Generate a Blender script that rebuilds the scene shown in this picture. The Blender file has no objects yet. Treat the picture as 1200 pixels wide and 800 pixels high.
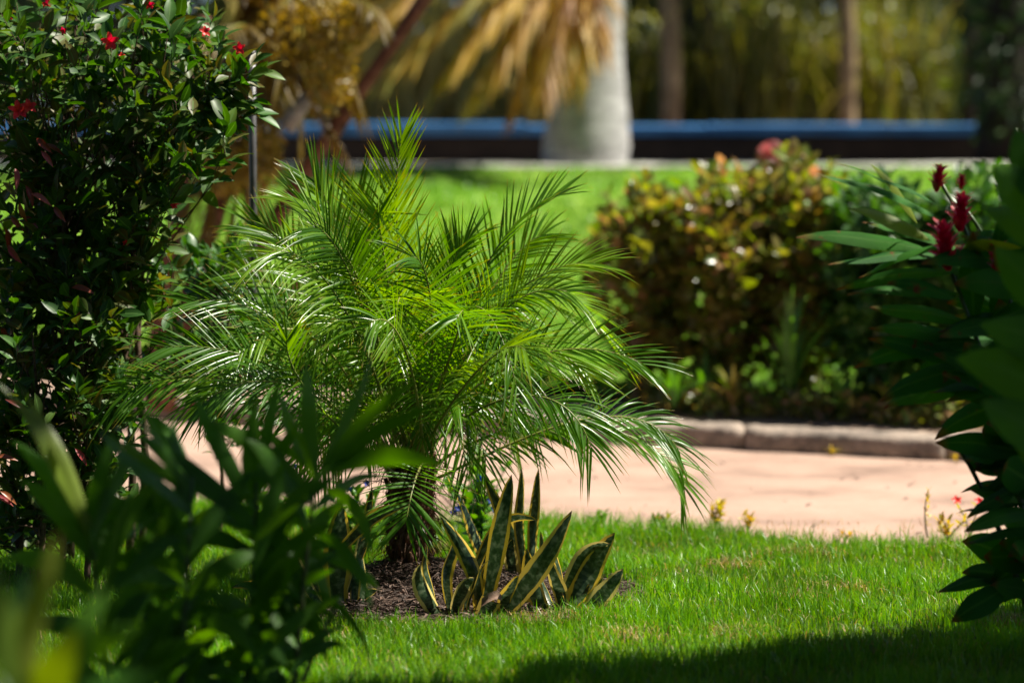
import bpy, math, random
import numpy as np
from mathutils import Vector, Matrix

random.seed(7)
rng = np.random.default_rng(7)
R = math.radians
scene = bpy.context.scene
COL = scene.collection

# ------------------------------------------------------------------ camera
CAM_H = 1.65
LENS = 100.0
FPX = LENS / 36.0 * 1200.0
PITCH = math.atan(260.0 / FPX)
cam_data = bpy.data.cameras.new('camera')
cam = bpy.data.objects.new('camera', cam_data)
COL.objects.link(cam)
cam.location = (0, 0, CAM_H)
cam.rotation_euler = (R(90) - PITCH, 0, 0)
cam_data.lens = LENS
cam_data.sensor_width = 36.0
cam_data.clip_start = 0.1
cam_data.clip_end = 600.0
cam_data.dof.use_dof = True
cam_data.dof.focus_distance = 9.62
cam_data.dof.aperture_fstop = 1.4
scene.camera = cam

# ------------------------------------------------------------------ light
SUN_AZ = R(84)      # from +Y (away from the camera) towards +X (right)
SUN_EL = R(55)
SUN = Vector((math.sin(SUN_AZ) * math.cos(SUN_EL), math.cos(SUN_AZ) * math.cos(SUN_EL), math.sin(SUN_EL)))
world = bpy.data.worlds.new('World')
scene.world = world
world.use_nodes = True
wn = world.node_tree.nodes
wl = world.node_tree.links
wn.clear()
sky = wn.new('ShaderNodeTexSky')
sky.sky_type = 'NISHITA'
sky.sun_disc = False
sky.sun_elevation = SUN_EL
sky.sun_rotation = SUN_AZ
sky.air_density = 0.5
sky.dust_density = 0.4
bg = wn.new('ShaderNodeBackground')
bg.inputs[1].default_value = 0.05
wo = wn.new('ShaderNodeOutputWorld')
wl.new(sky.outputs[0], bg.inputs[0])
wl.new(bg.outputs[0], wo.inputs[0])
sd = bpy.data.lights.new('sun', 'SUN')
sd.energy = 5.0
sd.angle = R(0.5)
sd.color = (1.0, 0.94, 0.82)
sun = bpy.data.objects.new('sun', sd)
sun.rotation_euler = SUN.to_track_quat('Z', 'Y').to_euler()
sun.location = (6, 4, 12)
COL.objects.link(sun)

scene.view_settings.view_transform = 'Standard'
scene.view_settings.look = 'None'
scene.view_settings.gamma = 1.0
scene.view_settings.exposure = 1.2
scene.view_settings.use_curve_mapping = False
scene.render.engine = 'CYCLES'
scene.render.filter_size = 1.0
scene.cycles.use_denoising = True
scene.cycles.max_bounces = 6
scene.cycles.diffuse_bounces = 3
scene.cycles.glossy_bounces = 2
scene.cycles.transmission_bounces = 3
scene.cycles.sample_clamp_indirect = 4.0
scene.cycles.sample_clamp_direct = 12.0

# ------------------------------------------------------------------ helpers
CAMP = np.array([0, 0, CAM_H])
_F = np.array([0, math.cos(PITCH), -math.sin(PITCH)])
_U = np.array([0, math.sin(PITCH), math.cos(PITCH)])
_X = np.array([1.0, 0, 0])


def at(px, py, d):
    """point seen at photo pixel (px, py) whose world y is d metres"""
    v = _F + _X * (px - 600.0) / FPX + _U * (400.0 - py) / FPX
    return CAMP + v * (d / v[1])


def mesh_np(name, V, F, uv=None, tint=None, smooth=True):
    """V (n,3), F list of arrays (m,k); uv per vertex (n,2); tint per vertex"""
    me = bpy.data.meshes.new(name)
    V = np.asarray(V, dtype=np.float32)
    if isinstance(F, np.ndarray):
        F = [F]
    F = [np.asarray(f, dtype=np.int32) for f in F if len(f)]
    nl = sum(f.size for f in F)
    npoly = sum(len(f) for f in F)
    loops = np.concatenate([f.ravel() for f in F])
    sizes = np.concatenate([np.full(len(f), f.shape[1], dtype=np.int32) for f in F])
    starts = np.concatenate([[0], np.cumsum(sizes)[:-1]]).astype(np.int32)
    me.vertices.add(len(V))
    me.vertices.foreach_set('co', V.ravel())
    me.loops.add(nl)
    me.loops.foreach_set('vertex_index', loops)
    me.polygons.add(npoly)
    me.polygons.foreach_set('loop_start', starts)
    me.polygons.foreach_set('loop_total', sizes)
    me.polygons.foreach_set('use_smooth', np.full(npoly, smooth, dtype=bool))
    if uv is not None:
        l = me.uv_layers.new(name='UVMap')
        l.data.foreach_set('uv', np.asarray(uv, dtype=np.float32)[loops].ravel())
    if tint is not None:
        a = me.attributes.new('tint', 'FLOAT', 'POINT')
        a.data.foreach_set('value', np.asarray(tint, dtype=np.float32))
    me.update()
    me.validate()
    return me


class Geo:
    def __init__(s):
        s.V, s.F, s.UV, s.T, s.n = [], {}, [], [], 0

    def add(s, V, F, uv=None, tint=0.0):
        V = np.asarray(V, float)
        n = len(V)
        s.V.append(V)
        if isinstance(F, np.ndarray):
            F = [F]
        for f in F:
            f = np.asarray(f, int)
            s.F.setdefault(f.shape[1], []).append(f + s.n)
        s.UV.append(np.zeros((n, 2)) if uv is None else np.asarray(uv, float))
        s.T.append(np.full(n, tint) if np.isscalar(tint) else np.asarray(tint, float))
        s.n += n

    def mesh(s, name, origin=(0, 0, 0), smooth=True):
        V = np.concatenate(s.V) - np.asarray(origin, float)
        F = [np.concatenate(f) for f in s.F.values()]
        return mesh_np(name, V, F, np.concatenate(s.UV), np.concatenate(s.T), smooth)


def link(name, me, mat, parent=None, loc=(0, 0, 0), kind=None):
    o = bpy.data.objects.new(name, me)
    if mat is not None and me is not None and len(me.materials) == 0:
        me.materials.append(mat)
    COL.objects.link(o)
    if parent is not None:
        o.parent = parent
    o.location = loc
    if kind:
        o['kind'] = kind
    return o


def thing(name, label, cat, loc, group=None):
    o = bpy.data.objects.new(name, None)
    o.empty_display_size = 0.1
    COL.objects.link(o)
    o.location = loc
    o['label'] = label
    o['category'] = cat
    if group:
        o['group'] = group
    return o


def nrm(v):
    v = np.asarray(v, float)
    return v / (np.linalg.norm(v) + 1e-12)


def rot_about(v, axis, ang):
    axis = nrm(axis)
    return v * math.cos(ang) + np.cross(axis, v) * math.sin(ang) + axis * np.dot(axis, v) * (1 - math.cos(ang))


def bez(pts, t):
    """bezier of any small degree; t array -> (n,3)"""
    pts = [np.asarray(p, float) for p in pts]
    n = len(pts) - 1
    t = np.asarray(t)[:, None]
    return sum(math.comb(n, i) * (1 - t) ** (n - i) * t ** i * p for i, p in enumerate(pts))


def tube_geo(g, P, rad, sides=6, tint=0.0, cap=True):
    P = np.asarray(P, float)
    n = len(P)
    rad = np.broadcast_to(np.asarray(rad, float), (n,))
    T = np.gradient(P, axis=0)
    T /= np.linalg.norm(T, axis=1)[:, None] + 1e-12
    ref = np.array([0, 0, 1.0]) if abs(T[0][2]) < 0.9 else np.array([1.0, 0, 0])
    A = nrm(np.cross(T[0], ref))
    ang = np.arange(sides) * 2 * math.pi / sides
    V = []
    UV = []
    for i in range(n):
        A = nrm(A - T[i] * np.dot(A, T[i]))
        B = np.cross(T[i], A)
        V.append(P[i] + rad[i] * (np.cos(ang)[:, None] * A + np.sin(ang)[:, None] * B))
        UV.append(np.stack([ang / 6.283, np.full(sides, i / max(1, n - 1))], 1))
    V = np.concatenate(V)
    UV = np.concatenate(UV)
    i, j = np.meshgrid(np.arange(n - 1), np.arange(sides), indexing='ij')
    i, j = i.ravel(), j.ravel()
    k = (j + 1) % sides
    F = [np.stack([i * sides + j, i * sides + k, (i + 1) * sides + k, (i + 1) * sides + j], 1)]
    if cap:
        F.append(((n - 1) * sides + np.arange(sides))[None, :])
        F.append(np.arange(sides)[::-1][None, :])
    for f in F:
        g.add([], f) if False else None
    g.add(V, F[0], UV, tint)
    if cap:
        base = g.n - len(V)
        for f in F[1:]:
            g.F.setdefault(sides, []).append(f + base)


def blade(P, W, width, fold=0.0, N=None):
    """strip along points P (n,3), half-width vectors along W (n,3)*width(n) with a fold along the midrib"""
    n = len(P)
    width = np.asarray(width)[:, None]
    L = P - W * width * 0.5
    Rr = P + W * width * 0.5
    if N is not None:
        L = L + N * width * fold
        Rr = Rr + N * width * fold
    V = np.stack([L, P, Rr], 1).reshape(-1, 3)
    t = np.linspace(0, 1, n)
    UV = np.stack([np.stack([np.zeros(n), t], 1), np.stack([np.full(n, .5), t], 1), np.stack([np.ones(n), t], 1)], 1).reshape(-1, 2)
    i = np.arange(n - 1)
    F = np.concatenate([np.stack([i * 3, i * 3 + 1, i * 3 + 4, i * 3 + 3], 1), np.stack([i * 3 + 1, i * 3 + 2, i * 3 + 5, i * 3 + 4], 1)])
    return V, F, UV


def prof_lance(t, p=0.9):
    w = np.sin(np.pi * np.clip(t, 0, 1) ** p) ** 0.8
    return np.maximum(w, 0.03)


def prof_sword(t):
    w = 0.45 + 0.75 * t - 0.2 * t * t
    w = w * np.clip((1.0 - t) / 0.42, 0, 1) ** 0.62
    return np.maximum(w / 0.9, 0.02)


def prof_oval(t):
    return np.maximum(np.sin(np.pi * t ** 0.8) ** 0.7, 0.04)


# ------------------------------------------------------------------ materials
def _nt(name):
    m = bpy.data.materials.new(name)
    m.use_nodes = True
    nt = m.node_tree
    nt.nodes.clear()
    out = nt.nodes.new('ShaderNodeOutputMaterial')
    return m, nt, nt.nodes, nt.links, out


def _ramp(nodes, cols, interp='LINEAR'):
    r = nodes.new('ShaderNodeValToRGB')
    r.color_ramp.interpolation = interp
    e = r.color_ramp.elements
    while len(e) < len(cols):
        e.new(0.5)
    for k, c in enumerate(cols):
        if len(c) == 4:
            pos, c = c[0], c[1:]
        else:
            pos = k / max(1, len(cols) - 1)
        e[k].position = pos
        e[k].color = (*c, 1)
    return r


def _math(nodes, links, op, a, b=None):
    m = nodes.new('ShaderNodeMath')
    m.operation = op
    for k, v in enumerate((a, b)):
        if v is None:
            continue
        if isinstance(v, (int, float)):
            m.inputs[k].default_value = v
        else:
            links.new(v, m.inputs[k])
    return m.outputs[0]


def leaf_mat(name, cols, rough=0.4, transl=0.35, spec=0.5, tcol=None, tip=None, rib=None, vary=0.35, nscale=6.0, vein=0.0, spots=None):
    """cols: per-leaf colours picked by the tint attribute + object random"""
    m, nt, N, L, out = _nt(name)
    at_ = N.new('ShaderNodeAttribute')
    at_.attribute_name = 'tint'
    oi = N.new('ShaderNodeObjectInfo')
    s = _math(N, L, 'FRACT', _math(N, L, 'ADD', at_.outputs['Fac'], oi.outputs['Random']))
    r = _ramp(N, cols)
    L.new(s, r.inputs[0])
    col = r.outputs[0]
    tc = N.new('ShaderNodeTexCoord')
    nz = N.new('ShaderNodeTexNoise')
    nz.inputs['Scale'].default_value = nscale
    nz.inputs['Detail'].default_value = 3
    L.new(tc.outputs['Object'], nz.inputs[0])
    mr = N.new('ShaderNodeMapRange')
    mr.inputs[1].default_value = 0.3
    mr.inputs[2].default_value = 0.7
    mr.inputs[3].default_value = 1 - vary
    mr.inputs[4].default_value = 1 + vary
    L.new(nz.outputs[0], mr.inputs[0])
    hs = N.new('ShaderNodeHueSaturation')
    L.new(mr.outputs[0], hs.inputs['Value'])
    L.new(col, hs.inputs['Color'])
    col = hs.outputs[0]
    uvn = N.new('ShaderNodeUVMap')
    sep = N.new('ShaderNodeSeparateXYZ')
    L.new(uvn.outputs[0], sep.inputs[0])
    du = _math(N, L, 'ABSOLUTE', _math(N, L, 'SUBTRACT', sep.outputs[0], 0.5))

    def mix(fac, c):
        nonlocal col
        mx = N.new('ShaderNodeMix')
        mx.data_type = 'RGBA'
        L.new(fac, mx.inputs[0])
        L.new(col, mx.inputs[6])
        mx.inputs[7].default_value = (*c, 1)
        col = mx.outputs[2]

    if rib:
        f = N.new('ShaderNodeMapRange')
        f.inputs[1].default_value = 0.035
        f.inputs[2].default_value = 0.07
        f.inputs[3].default_value = 0.8
        f.inputs[4].default_value = 0.0
        L.new(du, f.inputs[0])
        mix(f.outputs[0], rib)
    if tip:
        f = N.new('ShaderNodeMapRange')
        f.inputs[1].default_value = 0.84
        f.inputs[2].default_value = 0.98
        L.new(sep.outputs[1], f.inputs[0])
        mix(f.outputs[0], tip)
    if spots:
        n2 = N.new('ShaderNodeTexNoise')
        n2.inputs['Scale'].default_value = 22
        n2.inputs['Detail'].default_value = 4
        L.new(tc.outputs['Object'], n2.inputs[0])
        f = N.new('ShaderNodeMapRange')
        f.inputs[1].default_value = 0.64
        f.inputs[2].default_value = 0.72
        L.new(n2.outputs[0], f.inputs[0])
        mix(f.outputs[0], spots)
    pb = N.new('ShaderNodeBsdfPrincipled')
    pb.inputs['Roughness'].default_value = rough
    pb.inputs['Specular IOR Level'].default_value = spec
    L.new(col, pb.inputs['Base Color'])
    bp = N.new('ShaderNodeBump')
    bp.inputs['Strength'].default_value = 0.25
    bp.inputs['Distance'].default_value = 0.004
    if vein > 0:
        wv = _math(N, L, 'SINE', _math(N, L, 'MULTIPLY', _math(N, L, 'ADD', sep.outputs[1], _math(N, L, 'MULTIPLY', du, -0.6)), vein))
        L.new(wv, bp.inputs['Height'])
    else:
        L.new(nz.outputs[0], bp.inputs['Height'])
    L.new(bp.outputs[0], pb.inputs['Normal'])
    tr = N.new('ShaderNodeBsdfTranslucent')
    hs2 = N.new('ShaderNodeHueSaturation')
    hs2.inputs['Hue'].default_value = 0.485
    hs2.inputs['Saturation'].default_value = 1.25
    hs2.inputs['Value'].default_value = 1.7
    L.new(col, hs2.inputs['Color'])
    if tcol:
        tr.inputs[0].default_value = (*tcol, 1)
    else:
        L.new(hs2.outputs[0], tr.inputs[0])
    ms = N.new('ShaderNodeMixShader')
    ms.inputs[0].default_value = transl
    L.new(pb.outputs[0], ms.inputs[1])
    L.new(tr.outputs[0], ms.inputs[2])
    L.new(ms.outputs[0], out.inputs[0])
    return m


def noise_mat(name, cols, scale=8.0, rough=0.85, bump=0.4, bdist=0.02, detail=6.0, fine=None, stretch=None, spec=0.3):
    m, nt, N, L, out = _nt(name)
    tc = N.new('ShaderNodeTexCoord')
    mp = N.new('ShaderNodeMapping')
    if stretch:
        mp.inputs['Scale'].default_value = stretch
    L.new(tc.outputs['Object'], mp.inputs[0])
    nz = N.new('ShaderNodeTexNoise')
    nz.inputs['Scale'].default_value = scale
    nz.inputs['Detail'].default_value = detail
    nz.inputs['Roughness'].default_value = 0.62
    L.new(mp.outputs[0], nz.inputs[0])
    r = _ramp(N, [(0.3 + 0.4 * k / max(1, len(cols) - 1), *c) for k, c in enumerate(cols)])
    L.new(nz.outputs[0], r.inputs[0])
    col = r.outputs[0]
    h = nz.outputs[0]
    if fine:
        n2 = N.new('ShaderNodeTexNoise')
        n2.inputs['Scale'].default_value = fine
        n2.inputs['Detail'].default_value = 3
        L.new(mp.outputs[0], n2.inputs[0])
        mr = N.new('ShaderNodeMapRange')
        mr.inputs[1].default_value = 0.3
        mr.inputs[2].default_value = 0.7
        mr.inputs[3].default_value = 0.72
        mr.inputs[4].default_value = 1.25
        L.new(n2.outputs[0], mr.inputs[0])
        hs = N.new('ShaderNodeHueSaturation')
        L.new(mr.outputs[0], hs.inputs['Value'])
        L.new(col, hs.inputs['Color'])
        col = hs.outputs[0]
        h = _math(N, L, 'ADD', h, _math(N, L, 'MULTIPLY', n2.outputs[0], 0.5))
    pb = N.new('ShaderNodeBsdfPrincipled')
    pb.inputs['Roughness'].default_value = rough
    pb.inputs['Specular IOR Level'].default_value = spec
    L.new(col, pb.inputs['Base Color'])
    bp = N.new('ShaderNodeBump')
    bp.inputs['Strength'].default_value = bump
    bp.inputs['Distance'].default_value = bdist
    L.new(h, bp.inputs['Height'])
    L.new(bp.outputs[0], pb.inputs['Normal'])
    L.new(pb.outputs[0], out.inputs[0])
    return m


def snake_mat():
    m, nt, N, L, out = _nt('snake_leaf')
    uvn = N.new('ShaderNodeUVMap')
    sep = N.new('ShaderNodeSeparateXYZ')
    L.new(uvn.outputs[0], sep.inputs[0])
    oi = N.new('ShaderNodeObjectInfo')
    du = _math(N, L, 'ABSOLUTE', _math(N, L, 'SUBTRACT', sep.outputs[0], 0.5))
    # cross banding: noise stretched across the leaf
    cmb = N.new('ShaderNodeCombineXYZ')
    L.new(_math(N, L, 'MULTIPLY', sep.outputs[0], 2.2), cmb.inputs[0])
    L.new(_math(N, L, 'MULTIPLY', sep.outputs[1], 15.0), cmb.inputs[1])
    L.new(_math(N, L, 'MULTIPLY', oi.outputs['Random'], 31.0), cmb.inputs[2])
    nz = N.new('ShaderNodeTexNoise')
    nz.inputs['Scale'].default_value = 1.6
    nz.inputs['Detail'].default_value = 4
    L.new(cmb.outputs[0], nz.inputs[0])
    r = _ramp(N, [(0.36, .012, .030, .010), (0.50, .030, .060, .022), (0.66, .11, .15, .08)])
    L.new(nz.outputs[0], r.inputs[0])
    # margin, slightly wandering
    n2 = N.new('ShaderNodeTexNoise')
    n2.inputs['Scale'].default_value = 0.35
    n2.inputs['Detail'].default_value = 2
    L.new(cmb.outputs[0], n2.inputs[0])
    edge = _math(N, L, 'ADD', du, _math(N, L, 'MULTIPLY', _math(N, L, 'SUBTRACT', n2.outputs[0], 0.5), 0.22))
    f = N.new('ShaderNodeMapRange')
    f.inputs[1].default_value = 0.315
    f.inputs[2].default_value = 0.345
    L.new(edge, f.inputs[0])
    yr = _ramp(N, [(0.0, .52, .36, .030), (0.6, .66, .45, .05), (1.0, .70, .58, .20)])
    L.new(oi.outputs['Random'], yr.inputs[0])
    mx = N.new('ShaderNodeMix')
    mx.data_type = 'RGBA'
    L.new(f.outputs[0], mx.inputs[0])
    L.new(r.outputs[0], mx.inputs[6])
    L.new(yr.outputs[0], mx.inputs[7])
    # dry tip
    ft = N.new('ShaderNodeMapRange')
    ft.inputs[1].default_value = 0.965
    ft.inputs[2].default_value = 0.99
    L.new(sep.outputs[1], ft.inputs[0])
    m2 = N.new('ShaderNodeMix')
    m2.data_type = 'RGBA'
    L.new(ft.outputs[0], m2.inputs[0])
    L.new(mx.outputs[2], m2.inputs[6])
    m2.inputs[7].default_value = (.10, .06, .03, 1)
    pb = N.new('ShaderNodeBsdfPrincipled')
    pb.inputs['Roughness'].default_value = 0.33
    L.new(m2.outputs[2], pb.inputs['Base Color'])
    tr = N.new('ShaderNodeBsdfTranslucent')
    L.new(m2.outputs[2], tr.inputs[0])
    ms = N.new('ShaderNodeMixShader')
    ms.inputs[0].default_value = 0.3
    L.new(pb.outputs[0], ms.inputs[1])
    L.new(tr.outputs[0], ms.inputs[2])
    L.new(ms.outputs[0], out.inputs[0])
    return m


M = {}
M['palm'] = leaf_mat('palm_leaflet', [(.050, .145, .010), (.080, .20, .012), (.17, .30, .018), (.062, .175, .011)], rough=0.28, transl=0.48, spec=0.45, tip=(.36, .22, .04), vary=0.25, nscale=5)
M['rachis'] = leaf_mat('palm_rachis', [(.16, .20, .04), (.22, .22, .05), (.14, .19, .04)], rough=0.4, transl=0.1)
M['palm_trunk'] = noise_mat('palm_trunk_fibre', [(.035, .018, .010), (.10, .05, .028), (.17, .085, .045)], scale=30, bump=0.9, bdist=.01, stretch=(1, 1, .35), fine=140)
M['fibre'] = leaf_mat('trunk_fibre', [(.11, .055, .03), (.20, .10, .055), (.07, .035, .02)], rough=.8, transl=.1)
M['snake'] = snake_mat()
M['grass'] = leaf_mat('lawn_grass', [(.072, .225, .009), (.098, .285, .012), (.058, .185, .008), (.19, .33, .022), (.080, .245, .010)], rough=0.38, transl=0.42, spec=0.5, vary=.3, nscale=1.6)
M['straw'] = leaf_mat('dry_grass', [(.42, .33, .13), (.36, .26, .10), (.30, .19, .09)], rough=.6, transl=.3)
M['mulch_bit'] = leaf_mat('mulch_shred', [(.030, .017, .012), (.055, .031, .021), (.08, .046, .031), (.15, .09, .064), (.020, .012, .008)], rough=.75, transl=.03, vary=.4, nscale=40)
M['shrub'] = leaf_mat('shrub_leaf', [(.022, .070, .012), (.030, .095, .014), (.05, .13, .018), (.022, .072, .014), (.09, .16, .025), (.026, .075, .013), (.12, .10, .025), (.028, .085, .014)], rough=0.45, transl=.32, spec=.35, rib=(.10, .20, .05), vary=.3, nscale=9)
M['red_leaf'] = leaf_mat('red_leaf', [(.34, .045, .05), (.40, .09, .10), (.38, .13, .03), (.20, .035, .035)], rough=0.35, transl=.3, rib=(.30, .10, .05), vary=.35, nscale=14)
M['twig'] = noise_mat('twig_bark', [(.035, .022, .015), (.09, .055, .035), (.15, .10, .07)], scale=40, bump=.6, bdist=.005)
M['petal_red'] = leaf_mat('red_petal', [(.62, .018, .010), (.70, .045, .012), (.55, .012, .03)], rough=.45, transl=.35, vary=.2)
M['fore'] = leaf_mat('broad_leaf', [(.040, .130, .012), (.056, .165, .014), (.08, .20, .016), (.045, .14, .012)], rough=.42, transl=.42, spec=.35, rib=(.07, .17, .03), vary=.25, nscale=4, vein=150)
M['fore_yellow'] = leaf_mat('yellowing_sunlit_leaf', [(.16, .22, .03), (.22, .26, .035), (.11, .19, .025)], rough=.4, transl=.4, vary=.3, nscale=5)  # part yellowing leaf, part sunlight put into the colour
M['cane'] = leaf_mat('green_cane', [(.04, .08, .02), (.06, .10, .025), (.05, .07, .02)], rough=.45, transl=.05)
M['ginger'] = leaf_mat('ginger_leaf', [(.020, .095, .014), (.028, .12, .016), (.04, .145, .018)], rough=.5, transl=.38, spec=.12, rib=(.06, .16, .03), tip=(.16, .07, .02), vary=.25, nscale=5, vein=190, spots=(.14, .05, .02))
M['bract'] = leaf_mat('red_bract', [(.62, .010, .022), (.72, .020, .028), (.50, .008, .018)], rough=.4, transl=.3, vary=.3, nscale=20)
M['hedge'] = leaf_mat('hedge_leaf', [(.12, .18, .03), (.22, .16, .05), (.10, .19, .025), (.32, .18, .10), (.13, .19, .03), (.26, .22, .06), (.10, .17, .025)], rough=.24, transl=.45, spec=.6, vary=.35, nscale=4)
M['hedge_green'] = leaf_mat('green_hedge_leaf', [(.03, .09, .015), (.045, .13, .02), (.06, .16, .022)], rough=.4, transl=.3, vary=.3, nscale=4)
M['strap'] = leaf_mat('strap_leaf', [(.09, .24, .035), (.13, .30, .05), (.07, .20, .03)], rough=.35, transl=.4)
M['golden'] = leaf_mat('golden_foliage', [(.13, .095, .010), (.10, .062, .009), (.065, .040, .009), (.17, .125, .014)], rough=.5, transl=.4, vary=.3, nscale=3)
M['dry'] = leaf_mat('dry_frond', [(.40, .26, .035), (.48, .32, .04), (.28, .14, .03), (.38, .30, .06), (.24, .23, .035)], rough=.55, transl=.4, vary=.3, nscale=3)
M['stem_red'] = noise_mat('reddish_stem', [(.05, .022, .014), (.17, .07, .04), (.26, .13, .09)], scale=9, bump=.6, fine=40)
M['trunk_grey'] = noise_mat('grey_palm_trunk', [(.20, .195, .19), (.33, .32, .315), (.46, .45, .44)], scale=5, bump=.5, bdist=.02, stretch=(1, 1, 4), fine=50)
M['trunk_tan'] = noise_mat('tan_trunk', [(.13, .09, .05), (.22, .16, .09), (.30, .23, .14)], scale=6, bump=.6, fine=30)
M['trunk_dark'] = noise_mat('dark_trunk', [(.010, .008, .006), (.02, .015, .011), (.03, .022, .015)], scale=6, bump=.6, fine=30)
M['tall_grass'] = leaf_mat('tall_grass', [(.12, .135, .025), (.16, .155, .035), (.08, .12, .02), (.22, .19, .065)], rough=.5, transl=.4, vary=.3, nscale=2)
M['pale_grass'] = leaf_mat('pale_sunlit_grass', [(.42, .36, .14), (.36, .34, .10), (.48, .42, .20), (.26, .28, .07)], rough=.5, transl=.4, vary=.3, nscale=2)  # pale grass, colour brightened further to stand in for sunlight
M['dark_leaf'] = leaf_mat('dark_leaf', [(.012, .034, .008), (.022, .052, .011), (.034, .066, .013)], rough=.5, transl=.25)
M['path'] = noise_mat('pink_gravel', [(.20, .13, .098), (.355, .238, .18), (.42, .29, .225)], scale=1.6, rough=.92, bump=.5, bdist=.008, fine=160)
M['kerb'] = noise_mat('old_kerb', [(.12, .10, .085), (.28, .225, .18), (.39, .305, .245)], scale=5, rough=.9, bump=.9, bdist=.02, fine=45)
M['pale_kerb'] = noise_mat('pale_kerb', [(.42, .42, .36), (.56, .56, .50)], scale=3, rough=.9, fine=30)
M['soil'] = noise_mat('soil', [(.16, .105, .07), (.28, .19, .14), (.40, .29, .21)], scale=5, rough=.95, bump=.8, fine=60)
M['lawn_base'] = noise_mat('lawn_base', [(.018, .036, .007), (.03, .06, .010), (.05, .06, .018)], scale=18, rough=.9, bump=.8, fine=120)
M['far_lawn'] = noise_mat('far_lawn', [(.085, .19, .014), (.14, .26, .018), (.20, .31, .03)], scale=1.1, rough=.8, bump=.8, fine=60)
M['mulch'] = noise_mat('mulch', [(.018, .011, .008), (.045, .027, .019), (.085, .05, .036)], scale=45, rough=.9, bump=1.0, bdist=.02, fine=190)
M['blue'] = noise_mat('blue_paint', [(.028, .12, .29), (.05, .19, .43)], scale=2.5, rough=.45, bump=.1)
M['dark_wall'] = noise_mat('wall_in_shade', [(.012, .011, .010), (.025, .022, .019)], scale=6, rough=.9)  # shade on the wall face is put into this near-black colour
M['metal'] = noise_mat('painted_metal', [(.035, .033, .032), (.07, .066, .064)], scale=25, rough=.42, bump=.1, spec=.6)
M['clay'] = noise_mat('clay', [(.32, .15, .11), (.44, .25, .21)], scale=14, rough=.6, bump=.2)
M['yellow_leaf'] = leaf_mat('yellow_leaf', [(.55, .40, .03), (.62, .50, .05), (.35, .36, .04), (.48, .28, .03)], rough=.45, transl=.35)
M['lime_leaf'] = leaf_mat('lime_leaf', [(.09, .24, .03), (.13, .30, .04), (.07, .19, .025)], rough=.4, transl=.4)
M['petal_blue'] = leaf_mat('blue_petal', [(.025, .045, .36), (.04, .08, .46), (.05, .04, .30)], rough=.5, transl=.3)
M['dead'] = noise_mat('dead_leaf', [(.09, .05, .035), (.22, .14, .10), (.30, .20, .15)], scale=30, rough=.8, bump=.5, bdist=.004)

# ------------------------------------------------------------------ terrain profile
KERB_Y0 = 14.5      # kerb line at x = 0
KERB_SL = -0.46      # it comes nearer towards the right


def kerb_y(x):
    return KERB_Y0 + KERB_SL * (np.asarray(x) - 0.9)


def lawn_edge(x):
    x = np.asarray(x)
    return 11.5 - 0.40 * (np.clip(x, -4, 4) - .2) + 0.05 * np.sin(x * 3.1) + 0.03 * np.sin(x * 7.7 + 1)


def far_z(y):
    y = np.asarray(y, float)
    return 0.10 + np.clip(y - 15.2, 0, 8.9) * 0.128


def sheet(name, X, Y, zf, mat, kind='structure', jitter=0.0):
    """grid sheet; X (n), Y either (m) or callable rows"""
    nx = len(X)
    rows = []
    for y in Y:
        yy = y(X) if callable(y) else np.full(nx, y)
        zz = zf(X, yy)
        rows.append(np.stack([X, yy, zz], 1))
    V = np.concatenate(rows)
    if jitter:
        V[:, 2] += rng.normal(0, jitter, len(V))
    m = len(Y)
    i, j = np.meshgrid(np.arange(m - 1), np.arange(nx - 1), indexing='ij')
    i, j = i.ravel(), j.ravel()
    F = np.stack([i * nx + j, i * nx + j + 1, (i + 1) * nx + j + 1, (i + 1) * nx + j], 1)
    return link(name, mesh_np(name, V, F), mat, kind=kind)


XS = np.concatenate([np.linspace(-60, -5, 12), np.linspace(-4.5, 4.5, 60), np.linspace(5, 60, 12)])
# base ground far below everything else, reaching the horizon
sheet('ground', np.linspace(-300, 300, 13), np.linspace(-200, 500, 15), lambda x, y: np.full(len(x), -0.35), M['lawn_base'])
sheet('path', XS, [lambda x: lawn_edge(x) - 0.6, lambda x: lawn_edge(x) + .8, lambda x: 0.5 * (lawn_edge(x) + kerb_y(x)) + .2, lambda x: np.maximum(kerb_y(x), lawn_edge(x) + 1.0) + 0.1],
      lambda x, y: 0.012 * np.sin(x * 1.3) * 0 + np.full(len(x), -0.012), M['path'])
lawn = sheet('lawn', XS, [-40, -10, 0, 5, 7, 8, 9, 10, 10.8, lambda x: lawn_edge(x) - 0.12, lambda x: lawn_edge(x), lambda x: lawn_edge(x) + 0.03],
             lambda x, y: np.where(y > lawn_edge(x) + .01, -0.03, 0.0), M['lawn_base'])
# soil strip behind the kerb and rising far lawn
sheet('planting_bed', XS, [lambda x: kerb_y(x) + 0.12, lambda x: kerb_y(x) + 0.5, lambda x: kerb_y(x) + 1.1],
      lambda x, y: 0.10 + 0.008 * np.sin(x * 5) + .0 * y, M['soil'])
YS = np.linspace(15.0, 24.1, 26)
sheet('far_lawn', XS, [lambda x: kerb_y(x) + 0.95] + [(lambda yy: (lambda x: np.maximum(yy, kerb_y(x) + 1.0 + (yy - 15) * .05)))(y) for y in YS],
      lambda x, y: np.maximum(far_z(y), 0.112), M['far_lawn'], jitter=0.01)
TOPZ = float(far_z(24.1))
sheet('upper_ground', XS, np.linspace(24.0, 60, 14), lambda x, y: TOPZ + 0.0 * x - 0.004, M['soil'])

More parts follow.
